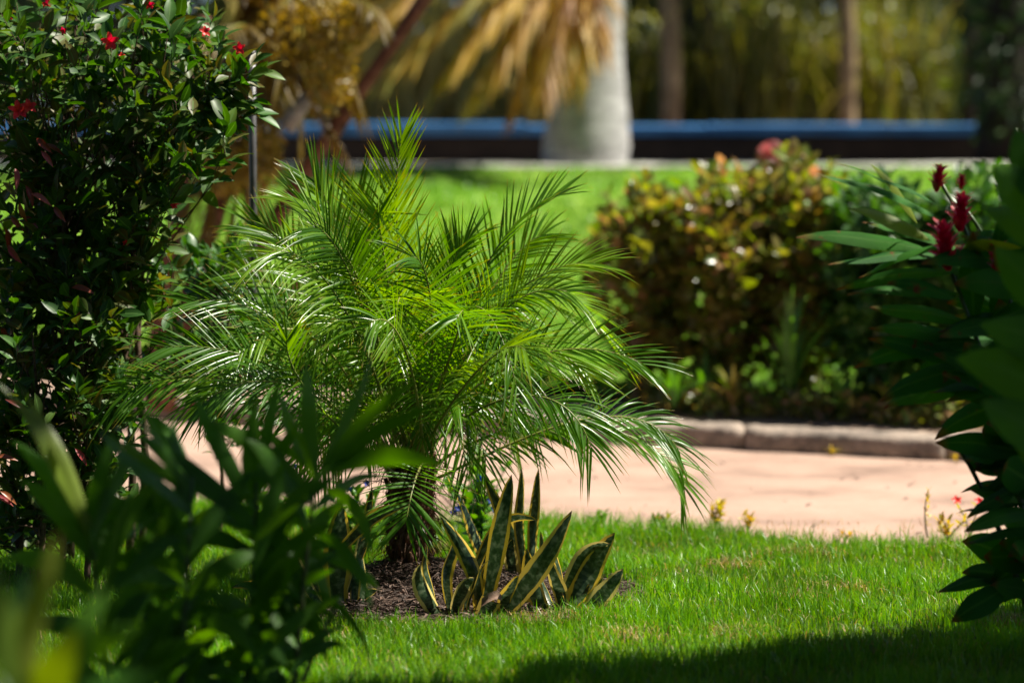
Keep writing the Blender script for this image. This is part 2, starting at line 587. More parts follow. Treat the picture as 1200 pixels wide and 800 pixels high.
# kerb between path and bed: a real rough step
def make_kerb():
    root = bpy.data.objects.new('kerb', None)
    COL.objects.link(root)
    root['kind'] = 'structure'
    prof = [(0.17, -.06), (-0.10, -0.06), (-0.105, 0.03), (-0.10, 0.070), (-0.09, 0.088), (-0.06, 0.098), (0.02, 0.103), (0.10, 0.102), (0.16, 0.098), (0.17, 0.03)]
    n = len(prof)
    x = -5.0
    while x < 5:
        L_ = rng.uniform(.75, 1.0)
        xs = np.linspace(x + .0025, x + L_ - .0025, 18)
        oy, oz = rng.normal(0, .006), rng.normal(0, .004)
        V = []
        for k, xx in enumerate(xs):
            e = 0.005 if k in (0, 17) else 0.0
            j_ = 0.012 * math.sin(xx * 9.0) + 0.008 * math.sin(xx * 23 + 1)
            for (a, z) in prof:
                V.append((xx, float(kerb_y(xx)) + oy + a * (1 - e * 4) + j_ + rng.normal(0, .004), z + oz - e * (z > .05) + rng.normal(0, .0035)))
        V = np.array(V)
        i, j = np.meshgrid(np.arange(17), np.arange(n), indexing='ij')
        i, j = i.ravel(), j.ravel()
        k = (j + 1) % n
        F = [np.stack([i * n + j, (i + 1) * n + j, (i + 1) * n + k, i * n + k], 1), np.arange(n)[None, :], (17 * n + np.arange(n)[::-1])[None, :]]
        link('kerb_stone', mesh_np('kerb_stone', V, F), M['kerb'], root)
        x += L_


make_kerb()

# pale kerb along the top of the far lawn
def long_box(name, x0, x1, y0, y1, z0, z1, mat, seg=40, slope=0.0, parent=None, kind=None, bev=0.02):
    xs = np.linspace(x0, x1, seg)
    pr = [(y0, z0), (y0, z1 - bev), (y0 + bev, z1), (y1 - bev, z1), (y1, z1 - bev), (y1, z0)]
    n = len(pr)
    V = np.array([(x, a + slope * x, z + rng.normal(0, .003)) for x in xs for a, z in pr])
    i, j = np.meshgrid(np.arange(seg - 1), np.arange(n - 1), indexing='ij')
    i, j = i.ravel(), j.ravel()
    F = [np.stack([i * n + j, (i + 1) * n + j, (i + 1) * n + j + 1, i * n + j + 1], 1), np.array([[0, 1, 2, 3, 4, 5]]), np.array([[(seg - 1) * n + k for k in (5, 4, 3, 2, 1, 0)]])]
    return link(name, mesh_np(name, V, F, smooth=False), mat, parent=parent, kind=kind)


long_box('pale_kerb', -9, 9, 24.15, 24.9, TOPZ - 0.2, TOPZ + 0.03, M['pale_kerb'], kind='structure')

# low wall with blue top, its face coloured dark for shade
w = thing('low_wall', 'long low wall with face coloured dark as shade, topped by a blue painted band behind the lawn', 'wall', (0, 27.0, TOPZ))
long_box('wall_base', -12, 12, 0.0, 0.35, -0.05, 0.259, M['dark_wall'], parent=w)
for k in range(14):
    long_box('coping_slab', -11.9 + k * 1.72, -11.9 + k * 1.72 + 1.705, -0.05, 0.40, 0.262, 0.365 + rng.normal(0, .006), M['blue'], parent=w, bev=.02, seg=6)

# ------------------------------------------------------------------ grass
def grass_mesh(name, X, Y, Z, H, W, lean, segs=2, tint=None):
    n = len(X)
    az = rng.uniform(0, 2 * math.pi, n)
    faz = rng.uniform(0, 2 * math.pi, n)
    base = np.stack([X, Y, Z], 1)
    ld = np.stack([np.cos(az), np.sin(az), np.zeros(n)], 1) * (lean * H)[:, None]
    wd = np.stack([np.cos(faz), np.sin(faz), np.zeros(n)], 1) * W[:, None] * 0.5
    up = np.array([0, 0, 1.0])
    mid = base + ld * 0.3 + up * (H * 0.58)[:, None]
    tip = base + ld + up * (H * np.sqrt(np.clip(1 - lean ** 2 * .5, .2, 1)))[:, None]
    V = np.stack([base - wd, base + wd, mid - wd * .8, mid + wd * .8, tip], 1).reshape(-1, 3)
    uv = np.tile(np.array([[0, 0], [1, 0], [0, .5], [1, .5], [.5, .8]]), (n, 1))
    i = np.arange(n)[:, None] * 5
    F = [i + np.array([[0, 1, 3, 2]]), i + np.array([[2, 3, 4]])]
    tt = np.repeat(rng.uniform(0, 1, n) if tint is None else tint, 5)
    return mesh_np(name, V, F, uv, tt)


BED_C = (-0.20, 9.78)
BED_R = (0.62, 0.60)


def in_bed(x, y, k=1.0):
    a = np.arctan2(y - BED_C[1], x - BED_C[0])
    wob = 1 + 0.08 * np.sin(3 * a + 1) + 0.05 * np.sin(7 * a)
    return ((x - BED_C[0]) / BED_R[0]) ** 2 + ((y - BED_C[1]) / BED_R[1]) ** 2 < (wob * k) ** 2


def lawn_blades():
    n = 250000
    y = rng.uniform(6.6, 12.3, n)
    x = rng.uniform(-1, 1, n) * (0.185 * y + 0.45)
    clump = np.sin(x * 5.1 + 1.3 * np.sin(y * 3.3)) * np.sin(y * 6.2 + x * 2.1) + 0.6 * np.sin(x * 13 + y * 4) * np.sin(y * 15)
    keep = (y < lawn_edge(x) + rng.normal(0, .025, n) + .05 * np.sin(x * 17) * np.sin(x * 6.1 + 2)) & ~in_bed(x, y, 0.95 + rng.normal(0, .05, n))
    keep &= rng.uniform(0, 1, n) < np.clip(0.85 + 0.2 * clump, .4, 1)
    x, y, clump = x[keep], y[keep], clump[keep]
    n = len(x)
    H = rng.uniform(.026, .074, n) * (1 + 0.24 * clump)
    edge = np.clip((y - lawn_edge(x) + .5) / .5, 0, 1)
    H *= 1 + 0.35 * edge * rng.uniform(0, 1, n)
    tall = rng.uniform(0, 1, n) < 0.03
    H[tall] *= 1.55
    Wd = rng.uniform(.0022, .0048, n)
    lean = np.abs(rng.normal(.35, .28, n)).clip(0, 1.1)
    me = grass_mesh('lawn_grass', x, y, np.zeros(n) - .004, H, Wd, lean, tint=(rng.uniform(0, .55, n) + .12 * clump) % 1)
    o = link('lawn_grass', me, M['grass'], kind='stuff')
    o['label'] = 'short bright green grass of the near lawn'
    o['category'] = 'grass'
    n = 9000
    y = rng.uniform(7.2, 11.5, n)
    x = rng.uniform(-1, 1, n) * (0.185 * y + 0.3)
    cxy = [(rng.uniform(-.3, 1.7), rng.uniform(8.6, 10.9)) for _ in range(16)]
    for q in range(0, n, 3):
        c_ = cxy[q % 16]
        x[q], y[q] = c_[0] + rng.normal(0, .07), c_[1] + rng.normal(0, .06)
    k = ~in_bed(x, y, 1.0)
    x, y = x[k], y[k]
    n = len(x)
    o = link('dry_grass', grass_mesh('dry_grass', x, y, np.full(n, .012), rng.uniform(.02, .05, n), rng.uniform(.002, .0035, n), rng.uniform(.6, 1.3, n)), M['straw'], kind='stuff')
    o['label'] = 'dry straw coloured blades scattered in the near lawn'
    o['category'] = 'dry grass'


lawn_blades()


def far_blades():
    n = 70000
    y = rng.uniform(15.3, 24.1, n)
    x = rng.uniform(-1, 1, n) * (0.185 * y + .6)
    y = np.maximum(y, kerb_y(x) + 1.05)
    me = grass_mesh('far_grass', x, y, np.maximum(far_z(y), .112) - .01, rng.uniform(.03, .07, n), rng.uniform(.008, .014, n), np.abs(rng.normal(.4, .3, n)).clip(0, 1.1))
    o = link('far_grass', me, M['grass'], kind='stuff')
    o['label'] = 'sunlit mown grass of the rising lawn beyond the path'
    o['category'] = 'grass'


far_blades()

# ------------------------------------------------------------------ mulch bed
def mulch_bed():
    nr, na = 16, 64
    V = []
    for i in range(nr + 1):
        k = i / nr
        for j in range(na):
            a = j * 2 * math.pi / na
            wob = 1 + 0.08 * math.sin(3 * a + 1) + 0.05 * math.sin(7 * a)
            x = BED_C[0] + BED_R[0] * wob * k * math.cos(a) * 1.03
            y = BED_C[1] + BED_R[1] * wob * k * math.sin(a) * 1.03
            z = 0.055 * (1 - k ** 2.2) - .012 + rng.normal(0, .006) * (1 if k < .97 else 0)
            d = math.hypot(x + .366, y - 10.0)
            z += 0.05 * math.exp(-(d / .22) ** 2)
            V.append((x, y, z))
    V = np.array(V)
    i, j = np.meshgrid(np.arange(nr), np.arange(na), indexing='ij')
    i, j = i.ravel(), j.ravel()
    k = (j + 1) % na
    F = np.stack([i * na + j, i * na + k, (i + 1) * na + k, (i + 1) * na + j], 1)
    link('mulch_bed', mesh_np('mulch_bed', V, F), M['mulch'], kind='structure')
    g = Geo()
    for q in range(6200):
        a = rng.uniform(0, 2 * math.pi)
        k = math.sqrt(rng.uniform(0, 1.16))
        x = BED_C[0] + BED_R[0] * k * math.cos(a)
        y = BED_C[1] + BED_R[1] * k * math.sin(a)
        d = math.hypot(x + .366, y - 10.0)
        z = max(.012, 0.055 * (1 - min(k, 1) ** 2.2)) + 0.05 * math.exp(-(d / .22) ** 2) + rng.uniform(-.006, .010)
        L_ = rng.uniform(.015, .07)
        az = rng.uniform(0, 2 * math.pi)
        dr = np.array([math.cos(az), math.sin(az), rng.normal(0, .28)])
        sd_ = np.array([-math.sin(az), math.cos(az), 0]) * L_ * rng.normal(0, .25)
        p0 = np.array([x, y, z])
        P = np.stack([p0 - dr * L_ / 2, p0 + sd_ + np.array([0, 0, .006]), p0 + dr * L_ / 2])
        Wv = nrm(np.array([-math.sin(az), math.cos(az), rng.normal(0, .5)]))
        V, F, UV = blade(P, np.tile(Wv, (3, 1)), np.array([.4, 1, .3]) * rng.uniform(.0025, .009))
        g.add(V, F, UV, rng.uniform())
    o = link('mulch_shreds', g.mesh('mulch_shreds'), M['mulch_bit'], kind='stuff')
    o['label'] = 'dark brown shredded mulch round the palm trunk'
    o['category'] = 'mulch'


mulch_bed()

# ------------------------------------------------------------------ palm
def frond(parent, origin, pts, Lmax, pairs, wid, mat, rmat, pet=0.22, v=28, droop=0.25, roll=0.0, rad=.006, fold=.18, a0=68, a1=22, tw=40, name='frond', segs=5, tintbase=None, jit=3, face=None):
    """pts: bezier control points (world). mesh object in parent's space; rachis as sub-part"""
    ts = np.linspace(0, 1, 40)
    C = bez(pts, ts)
    T = np.gradient(C, axis=0)
    T /= np.linalg.norm(T, axis=1)[:, None]
    up = np.array([0, 0, 1.0]) if face is None else nrm(face)
    g = Geo()
    s_ = np.linspace(0, 1, segs)
    wprof = np.maximum((0.55 + .45 * np.minimum(1, s_ * 4)) * (1 - s_ ** 2.6), .04)
    tb = rng.uniform() if tintbase is None else tintbase
    Sprev = None
    for i in range(pairs):
        u = i / (pairs - 1)
        for sgn in (-1, 1):
            t = pet + (1 - pet) * min(1.0, u + (0.25 / pairs if sgn > 0 else 0))
            k = t * 39
            i0 = int(min(38, math.floor(k)))
            fr = k - i0
            p0 = C[i0] * (1 - fr) + C[i0 + 1] * fr
            tg = nrm(T[i0] * (1 - fr) + T[i0 + 1] * fr)
            S = np.cross(tg, up)
            if np.linalg.norm(S) < 0.25 and Sprev is not None:
                S = Sprev - tg * np.dot(Sprev, tg)
            S = nrm(S)
            Sprev = S
            U = np.cross(S, tg)
            if roll:
                S, U = S * math.cos(roll) + U * math.sin(roll), U * math.cos(roll) - S * math.sin(roll)
            ang = R(a0 + (a1 - a0) * u ** 1.3 + rng.normal(0, jit))
            vv = R(v + rng.normal(0, jit * 1.4))
            d = tg * math.cos(ang) + (S * sgn * math.cos(vv) + U * math.sin(vv)) * math.sin(ang)
            d = nrm(d)
            Ll = Lmax * (0.5 + 0.5 * min(1, u / .22)) * (1 - .38 * u ** 2.2) * rng.uniform(.88, 1.1)
            dr = droop * rng.uniform(.6, 1.5)
            P = p0 + d * (Ll * s_)[:, None] + np.array([0, 0, -1.0]) * (dr * Ll * s_ ** 2)[:, None]
            Wv = nrm(tg - d * np.dot(tg, d))
            Wv = rot_about(Wv, d, R(rng.normal(sgn * tw * .5, tw * .5)))
            Nn = np.cross(d, Wv)
            V, F, UV = blade(P, np.tile(Wv, (segs, 1)), wprof * wid * rng.uniform(.85, 1.1), fold, np.tile(Nn, (segs, 1)))
            g.add(V, F, UV, (tb + rng.uniform(0, .22)) % 1)
    fo = link(name, g.mesh(name, origin), mat, parent)
    g2 = Geo()
    tube_geo(g2, C, np.linspace(rad, rad * .18, 40), 5)
    link('rachis', g2.mesh('rachis', origin), rmat, fo)
    return fo


PALM = np.array([-0.366, 10.0, 0.0])


def date_palm():
    t = thing('date_palm', 'pygmy date palm with feathery arching green fronds in the mulch bed', 'palm', PALM)
    # trunk with boots
    g = Geo()
    zz = np.linspace(-.03, .46, 26)
    P = np.stack([PALM[0] + .02 * zz + .008 * np.sin(zz * 9), np.full(26, PALM[1]) + .01 * zz, zz], 1)
    rad = .074 - .018 * np.clip(zz / .15, 0, 1) + .006 * np.sin(zz * 60) + .012 * np.clip(zz - .2, 0, 1) / .25
    tube_geo(g, P, rad, 14)
    tr = link('trunk', g.mesh('trunk', PALM), M['palm_trunk'], t)
    # old leaf bases (boots)
    for q in range(58):
        z = .06 + .40 * q / 58
        a = q * 2.399
        o_ = np.array([math.cos(a), math.sin(a), 0])
        r0 = .050 + .012 * max(0, z - .2) / .25
        p0 = np.array([PALM[0] + .02 * z, PALM[1], z]) + o_ * r0
        L_ = rng.uniform(.035, .075)
        P_ = np.stack([p0, p0 + o_ * L_ * .35 + [0, 0, L_ * .6], p0 + o_ * L_ * .55 + [0, 0, L_]])
        gg = Geo()
        tube_geo(gg, P_, [.015, .011, .007], 5)
        link('leaf_base', gg.mesh('leaf_base', PALM), M['palm_trunk'], t)
    g = Geo()
    for q in range(900):
        z = rng.uniform(-.0, .50)
        a = rng.uniform(0, 6.283)
        o_ = np.array([math.cos(a), math.sin(a), 0])
        r0 = .058 + .012 * max(0, z - .2) / .25
        p0 = np.array([PALM[0] + .02 * z, PALM[1], z]) + o_ * r0
        L_ = rng.uniform(.03, .10)
        e = o_ * rng.uniform(.1, .7) + np.array([rng.normal(0, .5), rng.normal(0, .3), rng.uniform(-1, .5)])
        P_ = bez([p0, p0 + e * L_ * .5 + o_ * .02, p0 + e * L_ + np.array([0, 0, -.03])], np.linspace(0, 1, 4))
        V, F, UV = blade(P_, np.tile(nrm(np.cross(e, [0, 1, .2])), (4, 1)), np.full(4, rng.uniform(.0012, .004)))
        g.add(V, F, UV, rng.uniform())
    link('trunk_fibre', g.mesh('trunk_fibre', PALM), M['fibre'], t, kind='stuff')

    def B(dx=0, dy=0, z=.46):
        return PALM + np.array([.01 + dx, dy, z])

    def px(*pts):
        return [at(p[0], p[1], p[2]) for p in pts]

    # fronds that can be followed in the photograph: (control pixels with depth)
    spec = [
        # upright centre
        dict(p=px((480, 420, 10.0), (452, 260, 10.0), (477, 128, 10.05)), L=.24, n=44, v=22, droop=.05, a0=46, a1=14),
        dict(p=px((470, 430, 10.2), (430, 280, 10.3), (412, 190, 10.35)), L=.23, n=42, v=30, droop=.08, a0=52, a1=18),
        dict(p=px((495, 430, 10.2), (512, 330, 10.4), (545, 262, 10.5)), L=.20, n=40, v=30, droop=.1, a0=50, a1=18),
        # upper left
        dict(p=px((455, 420, 9.9), (400, 250, 9.85), (318, 225, 9.9)), L=.25, n=46, v=22, droop=.15, a0=60, a1=18),
        dict(p=px((450, 430, 9.8), (405, 270, 9.5), (330, 262, 9.45)), L=.27, n=50, v=14, droop=.35, a0=68, a1=24),
        dict(p=px((450, 440, 9.7), (380, 260, 9.45), (272, 318, 9.4)), L=.26, n=50, v=10, droop=.38, a0=70, a1=22),
        dict(p=px((440, 430, 10.2), (350, 270, 10.3), (262, 262, 10.35)), L=.23, n=44, v=26, droop=.15, a0=58, a1=18),
        dict(p=px((440, 440, 10.3), (340, 320, 10.5), (245, 318, 10.5)), L=.22, n=44, v=20, droop=.2, a0=58, a1=18),
        dict(p=px((455, 430, 10.1), (395, 240, 10.15), (345, 188, 10.2)), L=.24, n=46, v=24, droop=.08, a0=56, a1=18),
        dict(p=px((460, 440, 9.75), (420, 300, 9.6), (362, 285, 9.55)), L=.25, n=44, v=14, droop=.3, a0=66, a1=24),
        dict(p=px((470, 430, 9.9), (440, 240, 9.85), (432, 215, 9.85)), L=.24, n=44, v=20, droop=.1, a0=56, a1=20),
        dict(p=px((500, 430, 9.9), (520, 300, 9.9), (580, 262, 9.9)), L=.22, n=44, v=24, droop=.15, a0=58, a1=18),
        # left
        dict(p=px((430, 470, 9.9), (330, 330, 9.8), (185, 362, 9.8)), L=.24, n=46, v=20, droop=.22, a0=62, a1=20),
        dict(p=px((430, 490, 9.8), (320, 395, 9.65), (158, 410, 9.6)), L=.24, n=46, v=18, droop=.2, a0=58, a1=18),
        dict(p=px((430, 500, 9.85), (290, 400, 9.75), (105, 472, 9.75)), L=.25, n=52, v=8, droop=.45, a0=66, a1=18),
        dict(p=px((430, 510, 10.1), (270, 420, 10.1), (118, 452, 10.1)), L=.23, n=46, v=20, droop=.3, a0=60, a1=18),
        dict(p=px((430, 520, 9.7), (340, 390, 9.5), (205, 498, 9.45)), L=.24, n=46, v=10, droop=.42, a0=66, a1=20),
        # centre facing the camera
        dict(p=px((515, 440, 9.7), (512, 300, 9.55), (448, 302, 9.45)), L=.24, n=44, v=16, droop=.25, a0=64, a1=22, tb=.5),
        dict(p=px((520, 440, 9.7), (560, 330, 9.4), (520, 400, 9.2)), L=.23, n=40, v=14, droop=.3, a0=64, a1=24, tb=.5),
        dict(p=px((500, 470, 9.6), (470, 340, 9.3), (405, 410, 9.2)), L=.22, n=40, v=14, droop=.35, a0=64, a1=24, tb=.45),
        dict(p=px((510, 480, 9.6), (590, 380, 9.2), (640, 440, 9.1)), L=.22, n=40, v=14, droop=.35, a0=64, a1=24, tb=.45),
        # upper right
        dict(p=px((520, 420, 10.0), (565, 255, 10.05), (690, 218, 10.1)), L=.22, n=48, v=28, droop=.12, a0=56, a1=16),
        dict(p=px((525, 430, 10.1), (590, 285, 10.2), (672, 268, 10.25)), L=.22, n=44, v=22, droop=.25, a0=60, a1=18),
        dict(p=px((520, 430, 9.8), (600, 300, 9.7), (735, 312, 9.7)), L=.23, n=48, v=22, droop=.22, a0=58, a1=16, tb=.45),
        dict(p=px((520, 440, 9.75), (590, 320, 9.6), (700, 352, 9.5)), L=.22, n=44, v=14, droop=.4, a0=62, a1=18, tb=.5),
        # right
        dict(p=px((520, 460, 9.9), (640, 370, 9.85), (785, 442, 9.85)), L=.245, n=46, v=24, droop=.22, a0=60, a1=18, tb=.05),
        dict(p=px((530, 480, 9.8), (655, 410, 9.7), (705, 560, 9.65)), L=.23, n=46, v=12, droop=.42, a0=64, a1=18, tb=.1),
        dict(p=px((530, 560, 9.9), (610, 505, 9.9), (745, 440, 9.95), (814, 560, 9.95)), L=.22, n=54, v=12, droop=.4, a0=62, a1=18, pet=.34),
        dict(p=px((520, 520, 10.0), (640, 455, 10.1), (780, 500, 10.1), (810, 602, 10.1)), L=.21, n=50, v=14, droop=.35, a0=60, a1=16),
        # small glossy one hanging in front of the trunk
        dict(p=px((515, 545, 9.75), (492, 500, 9.3), (480, 590, 9.2), (468, 648, 9.2)), L=.20, n=26, v=12, droop=.15, a0=80, a1=26, pet=.45, tb=.5, wid=.0115, face=(0, -1, .25)),
        # bent new leaf
        dict(p=px((430, 520, 9.6), (330, 470, 9.3), (335, 400, 9.3), (372, 383, 9.3)), L=.15, n=26, v=30, droop=.1, a0=60, a1=20, tb=.55),
    ]
    for i, s in enumerate(spec):
        b = B(rng.normal(0, .04), rng.normal(0, .035), rng.uniform(.26, .44))
        pl = list(s['p'])
        pl[-1] = pl[-1] - nrm(pl[-1] - pl[-2]) * .11
        pts = [b] + pl
        frond(t, PALM, pts, s['L'] * 1.12, int(s['n'] * .80), s.get('wid', .0098), M['palm'], M['rachis'], pet=s.get('pet', .30), v=s['v'], droop=s['droop'] * .7, a0=s['a0'] - 3, a1=s['a1'] + 8, rad=.0075, tintbase=s.get('tb'), face=s.get('face', (rng.normal(0, .15), rng.uniform(-1.5, -.5), 1.0)))
    # filling fronds, all round
    for q in range(15):
        a = q * 2.399 + .4
        el = rng.uniform(.15, 1.0)
        o_ = np.array([math.cos(a), math.sin(a), 0])
        rch = rng.uniform(.45, .72)
        b = B(rng.normal(0, .04), rng.normal(0, .04), rng.uniform(.40, .50))
        hh = .35 + .5 * el
        p1 = b + o_ * rch * .25 + np.array([0, 0, hh * .75])
        p2 = b + o_ * rch * .65 + np.array([0, 0, hh * .95])
        p3 = b + o_ * rch + np.array([0, 0, hh * rng.uniform(.35, .8)])
        frond(t, PALM, [b, p1, p2, p3], rng.uniform(.24, .30), 32, .0094, M['palm'], M['rachis'], pet=.28, v=rng.uniform(10, 28), droop=rng.uniform(.1, .3), rad=.0065, face=(rng.normal(0, .2), rng.uniform(-1.2, 0), 1))
    for q in range(12):
        a = R(180 + q * 31)
        o_ = np.array([math.cos(a), math.sin(a), 0])
        rch = rng.uniform(.3, .5)
        b = B(rng.normal(0, .03), rng.normal(0, .03), rng.uniform(.36, .46))
        e = b + o_ * rch + np.array([0, 0, rng.uniform(.0, .22)])
        frond(t, PALM, [b, b + o_ * .08 + [0, 0, .3], b + o_ * rch * .7 + [0, 0, .36], e], rng.uniform(.20, .26), 25, .0090, M['palm'], M['rachis'], pet=.28, v=rng.uniform(5, 25), droop=rng.uniform(.15, .35), rad=.006, face=(rng.normal(0, .2), rng.uniform(-1.2, 0), 1))
    # bare upright petioles and thin young spears in the heart
    for q in range(10):
        b = B(rng.normal(0, .05), rng.normal(0, .04), .42)
        e = b + np.array([rng.normal(0, .07), rng.normal(0, .07), rng.uniform(.3, .55)])
        frond(t, PALM, [b, (b + e) / 2 + rng.normal(0, .02, 3), e], .13, 26, .006, M['palm'], M['rachis'], pet=.25, v=40, droop=.02, a0=26, a1=8, rad=.006)
    return t


date_palm()

# ------------------------------------------------------------------ single leaves laid out by place
def leaf_mesh(b, tip, width, bend, roll, prof, origin, n=12, fold=.12, wave=0.0, twist=0.0, curlend=0.0):
    b, tip = np.asarray(b, float), np.asarray(tip, float)
    mid = (b + tip) / 2 + np.asarray(bend, float)
    ts = np.linspace(0, 1, n)
    P = bez([b, mid, tip], ts)
    T = np.gradient(P, axis=0)
    T /= np.linalg.norm(T, axis=1)[:, None]
    view = nrm(b - CAMP)
    W, N = [], []
    for i in range(n):
        w0 = np.cross(T[i], view)
        if np.linalg.norm(w0) < .05:
            w0 = np.array([1.0, 0, 0])
        w0 = rot_about(nrm(w0), T[i], roll + twist * ts[i])
        W.append(w0)
        N.append(np.cross(w0, T[i]))
    W, N = np.array(W), np.array(N)
    if wave:
        ph = rng.uniform(0, 6)
        P = P + N * (wave * np.sin(ts * 9 + ph) * ts)[:, None]
    V, F, UV = blade(P, W, prof(ts) * width, fold, N)
    return mesh_np('leaf', V - np.asarray(origin), F, UV, np.zeros(len(V)))


# ------------------------------------------------------------------ snake plants
def ground_d(py):
    return CAM_H * FPX / (py - 140.0)


def snake_plant(label, d0, leaves, group='variegated snake plants in the mulch bed'):
    cx = np.mean([l[0] for l in leaves])
    base = at(cx, 700, d0)
    base[2] = 0.02
    t = thing('snake_plant', label, 'snake plant', base, group)
    for l in leaves:
        bx, by, tx, ty, wpx = l[:5]
        bendx, bendy, roll = (list(l[5:]) + [0, 0, 0])[:3]
        db = d0 + rng.normal(0, .03)
        dt = d0 + rng.normal(0, .06)
        k_ = rng.uniform(.97, 1.06)
        b, e = at(bx, by + 4, db), at(bx + (tx - bx) * k_ * 1.18, by + (ty - by) * k_, dt)
        sc = d0 / FPX
        width = wpx * sc * rng.uniform(1.12, 1.28)
        me = leaf_mesh(b, e, width, (bendx * 1.7 * sc + rng.normal(0, .008), rng.normal(0, .03), -bendy * 1.5 * sc), R(roll), prof_sword, base, n=16, fold=rng.uniform(.15, .32), wave=.010, twist=rng.normal(0, .55))
        link('leaf', me, M['snake'], t)
    return t


mid = snake_plant('snake plant with dark sword leaves right in front of the palm trunk', 9.36, [
    (528, 728, 498, 660, 22, -8, 6, 20), (530, 727, 552, 676, 17, -6, -10, -25), (562, 732, 522, 603, 19, 18, -8, 10),
    (566, 725, 594, 556, 22, -2, 0, -10), (578, 722, 654, 604, 27, -4, 22, 5), (545, 715, 614, 614, 13, -10, -52, 35),
    (597, 734, 606, 674, 17, -8, 0, 15), (527, 712, 534, 628, 17, -10, 0, -35), (512, 712, 500, 640, 12, -4, 0, 50),
    (550, 720, 572, 655, 12, -8, 0, 60), (560, 718, 578, 642, 11, -6, 0, 30)])
# its broken leaf with a curled brown end
sc_ = 9.3 / FPX
b_, e_ = at(563, 736, 9.3), at(577, 704, 9.28)
link('leaf', leaf_mesh(b_, e_, 26 * sc_, (-.008, 0, 0), R(15), lambda t: .75 + .25 * t, mid.location, n=8, fold=.25), M['snake'], mid)
g = Geo()
P_ = np.array([at(564, 707, 9.27), at(572, 701, 9.26), at(582, 697, 9.27), at(588, 701, 9.28)])
V_, F_, UV_ = blade(P_, np.tile(nrm([.1, .5, .9]), (4, 1)), np.array([.03, .035, .03, .018]), .35, np.tile(np.array([0, -.8, .4]), (4, 1)))
g.add(V_, F_, UV_)
link('dead_tip', g.mesh('dead_tip', mid.location), M['dead'], mid)
snake_plant('snake plant with tall dark narrow leaves reaching up between the palm and the path', 9.95, [
    (590, 690, 536, 558, 17, 6, 10, 15), (622, 690, 574, 552, 19, 10, 18, -10), (624, 690, 630, 545, 12, 0, 0, 40),
    (618, 690, 612, 548, 13, -4, 0, 30), (604, 690, 600, 630, 18, -3, 0, -15), (590, 692, 592, 610, 15, -5, 0, 45), (640, 688, 634, 625, 9, 4, 0, 40)],)
snake_plant('snake plant with broad yellow edged leaves at the right end of the mulch bed', 9.44, [
    (646, 724, 622, 646, 22, -2, 14, 5), (656, 722, 643, 654, 19, 8, 10, -25), (664, 724, 711, 622, 31, -6, 10, 8),
    (658, 716, 706, 634, 20, -10, -14, 40), (672, 724, 721, 666, 22, -4, 8, 20), (652, 726, 684, 684, 17, -4, 4, -30),
    (664, 700, 650, 620, 8, 2, 6, 55), (648, 708, 632, 640, 15, -4, 0, 45), (636, 730, 608, 704, 13, -4, -14, 30), (674, 722, 700, 672, 15, 6, 8, 60), (640, 716, 628, 668, 10, -4, 0, 50)])
snake_plant('snake plant with pale banded leaf left of the palm trunk behind the foreground bush', 9.5, [
    (398, 722, 400, 590, 33, -3, 0, 4), (424, 724, 421, 628, 20, 6, 0, 38), (412, 722, 408, 640, 16, 6, 0, -40),
    (392, 650, 466, 588, 17, 0, -14, 30), (410, 690, 432, 572, 13, 8, 0, 45), (388, 722, 338, 618, 16, -8, 0, 20),
    (384, 722, 352, 596, 15, 8, 0, -15), (378, 726, 308, 640, 15, -10, -20, 25), (372, 724, 292, 690, 14, -10, -28, 30), (380, 728, 330, 700, 14, -6, -24, 20), (404, 726, 436, 690, 12, 0, -10, 30)])

# ------------------------------------------------------------------ shrubs
def small_leaf_template(nm, L_, W_, fold=.18, bend=.15, prof=prof_lance, n=5):
    ts = np.linspace(0, 1, n)
    P = np.stack([np.zeros(n), ts * L_, -bend * L_ * ts ** 2], 1)
    V, F, UV = blade(P, np.tile([1.0, 0, 0], (n, 1)), prof(ts) * W_, fold, np.tile([0, 0, 1.0], (n, 1)))
    return V, F, UV


def frame_of(d, up):
    """matrix whose columns are side, dir, normal"""
    d = nrm(d)
    s = np.cross(d, up)
    if np.linalg.norm(s) < 1e-3:
        s = np.array([1.0, 0, 0])
    s = nrm(s)
    return np.stack([s, d, np.cross(s, d)], 1)


def shoot_leaves(tip, d, n, spread, step, up=(0, 0, 1)):
    """leaf placements along a shoot ending at tip heading d -> list of (pos, dir)"""
    out = []
    d = nrm(d)
    a0 = rng.uniform(0, 6.28)
    s = nrm(np.cross(d, [0.3, 0.2, 1.0]))
    b = np.cross(d, s)
    for k in range(n):
        p = tip - d * step * k
        a = a0 + k * 2.4
        side = s * math.cos(a) + b * math.sin(a)
        ang = R(20 + min(50, 9 * k) + rng.normal(0, 8)) * spread
        out.append((p, nrm(d * math.cos(ang) + side * math.sin(ang))))
    return out


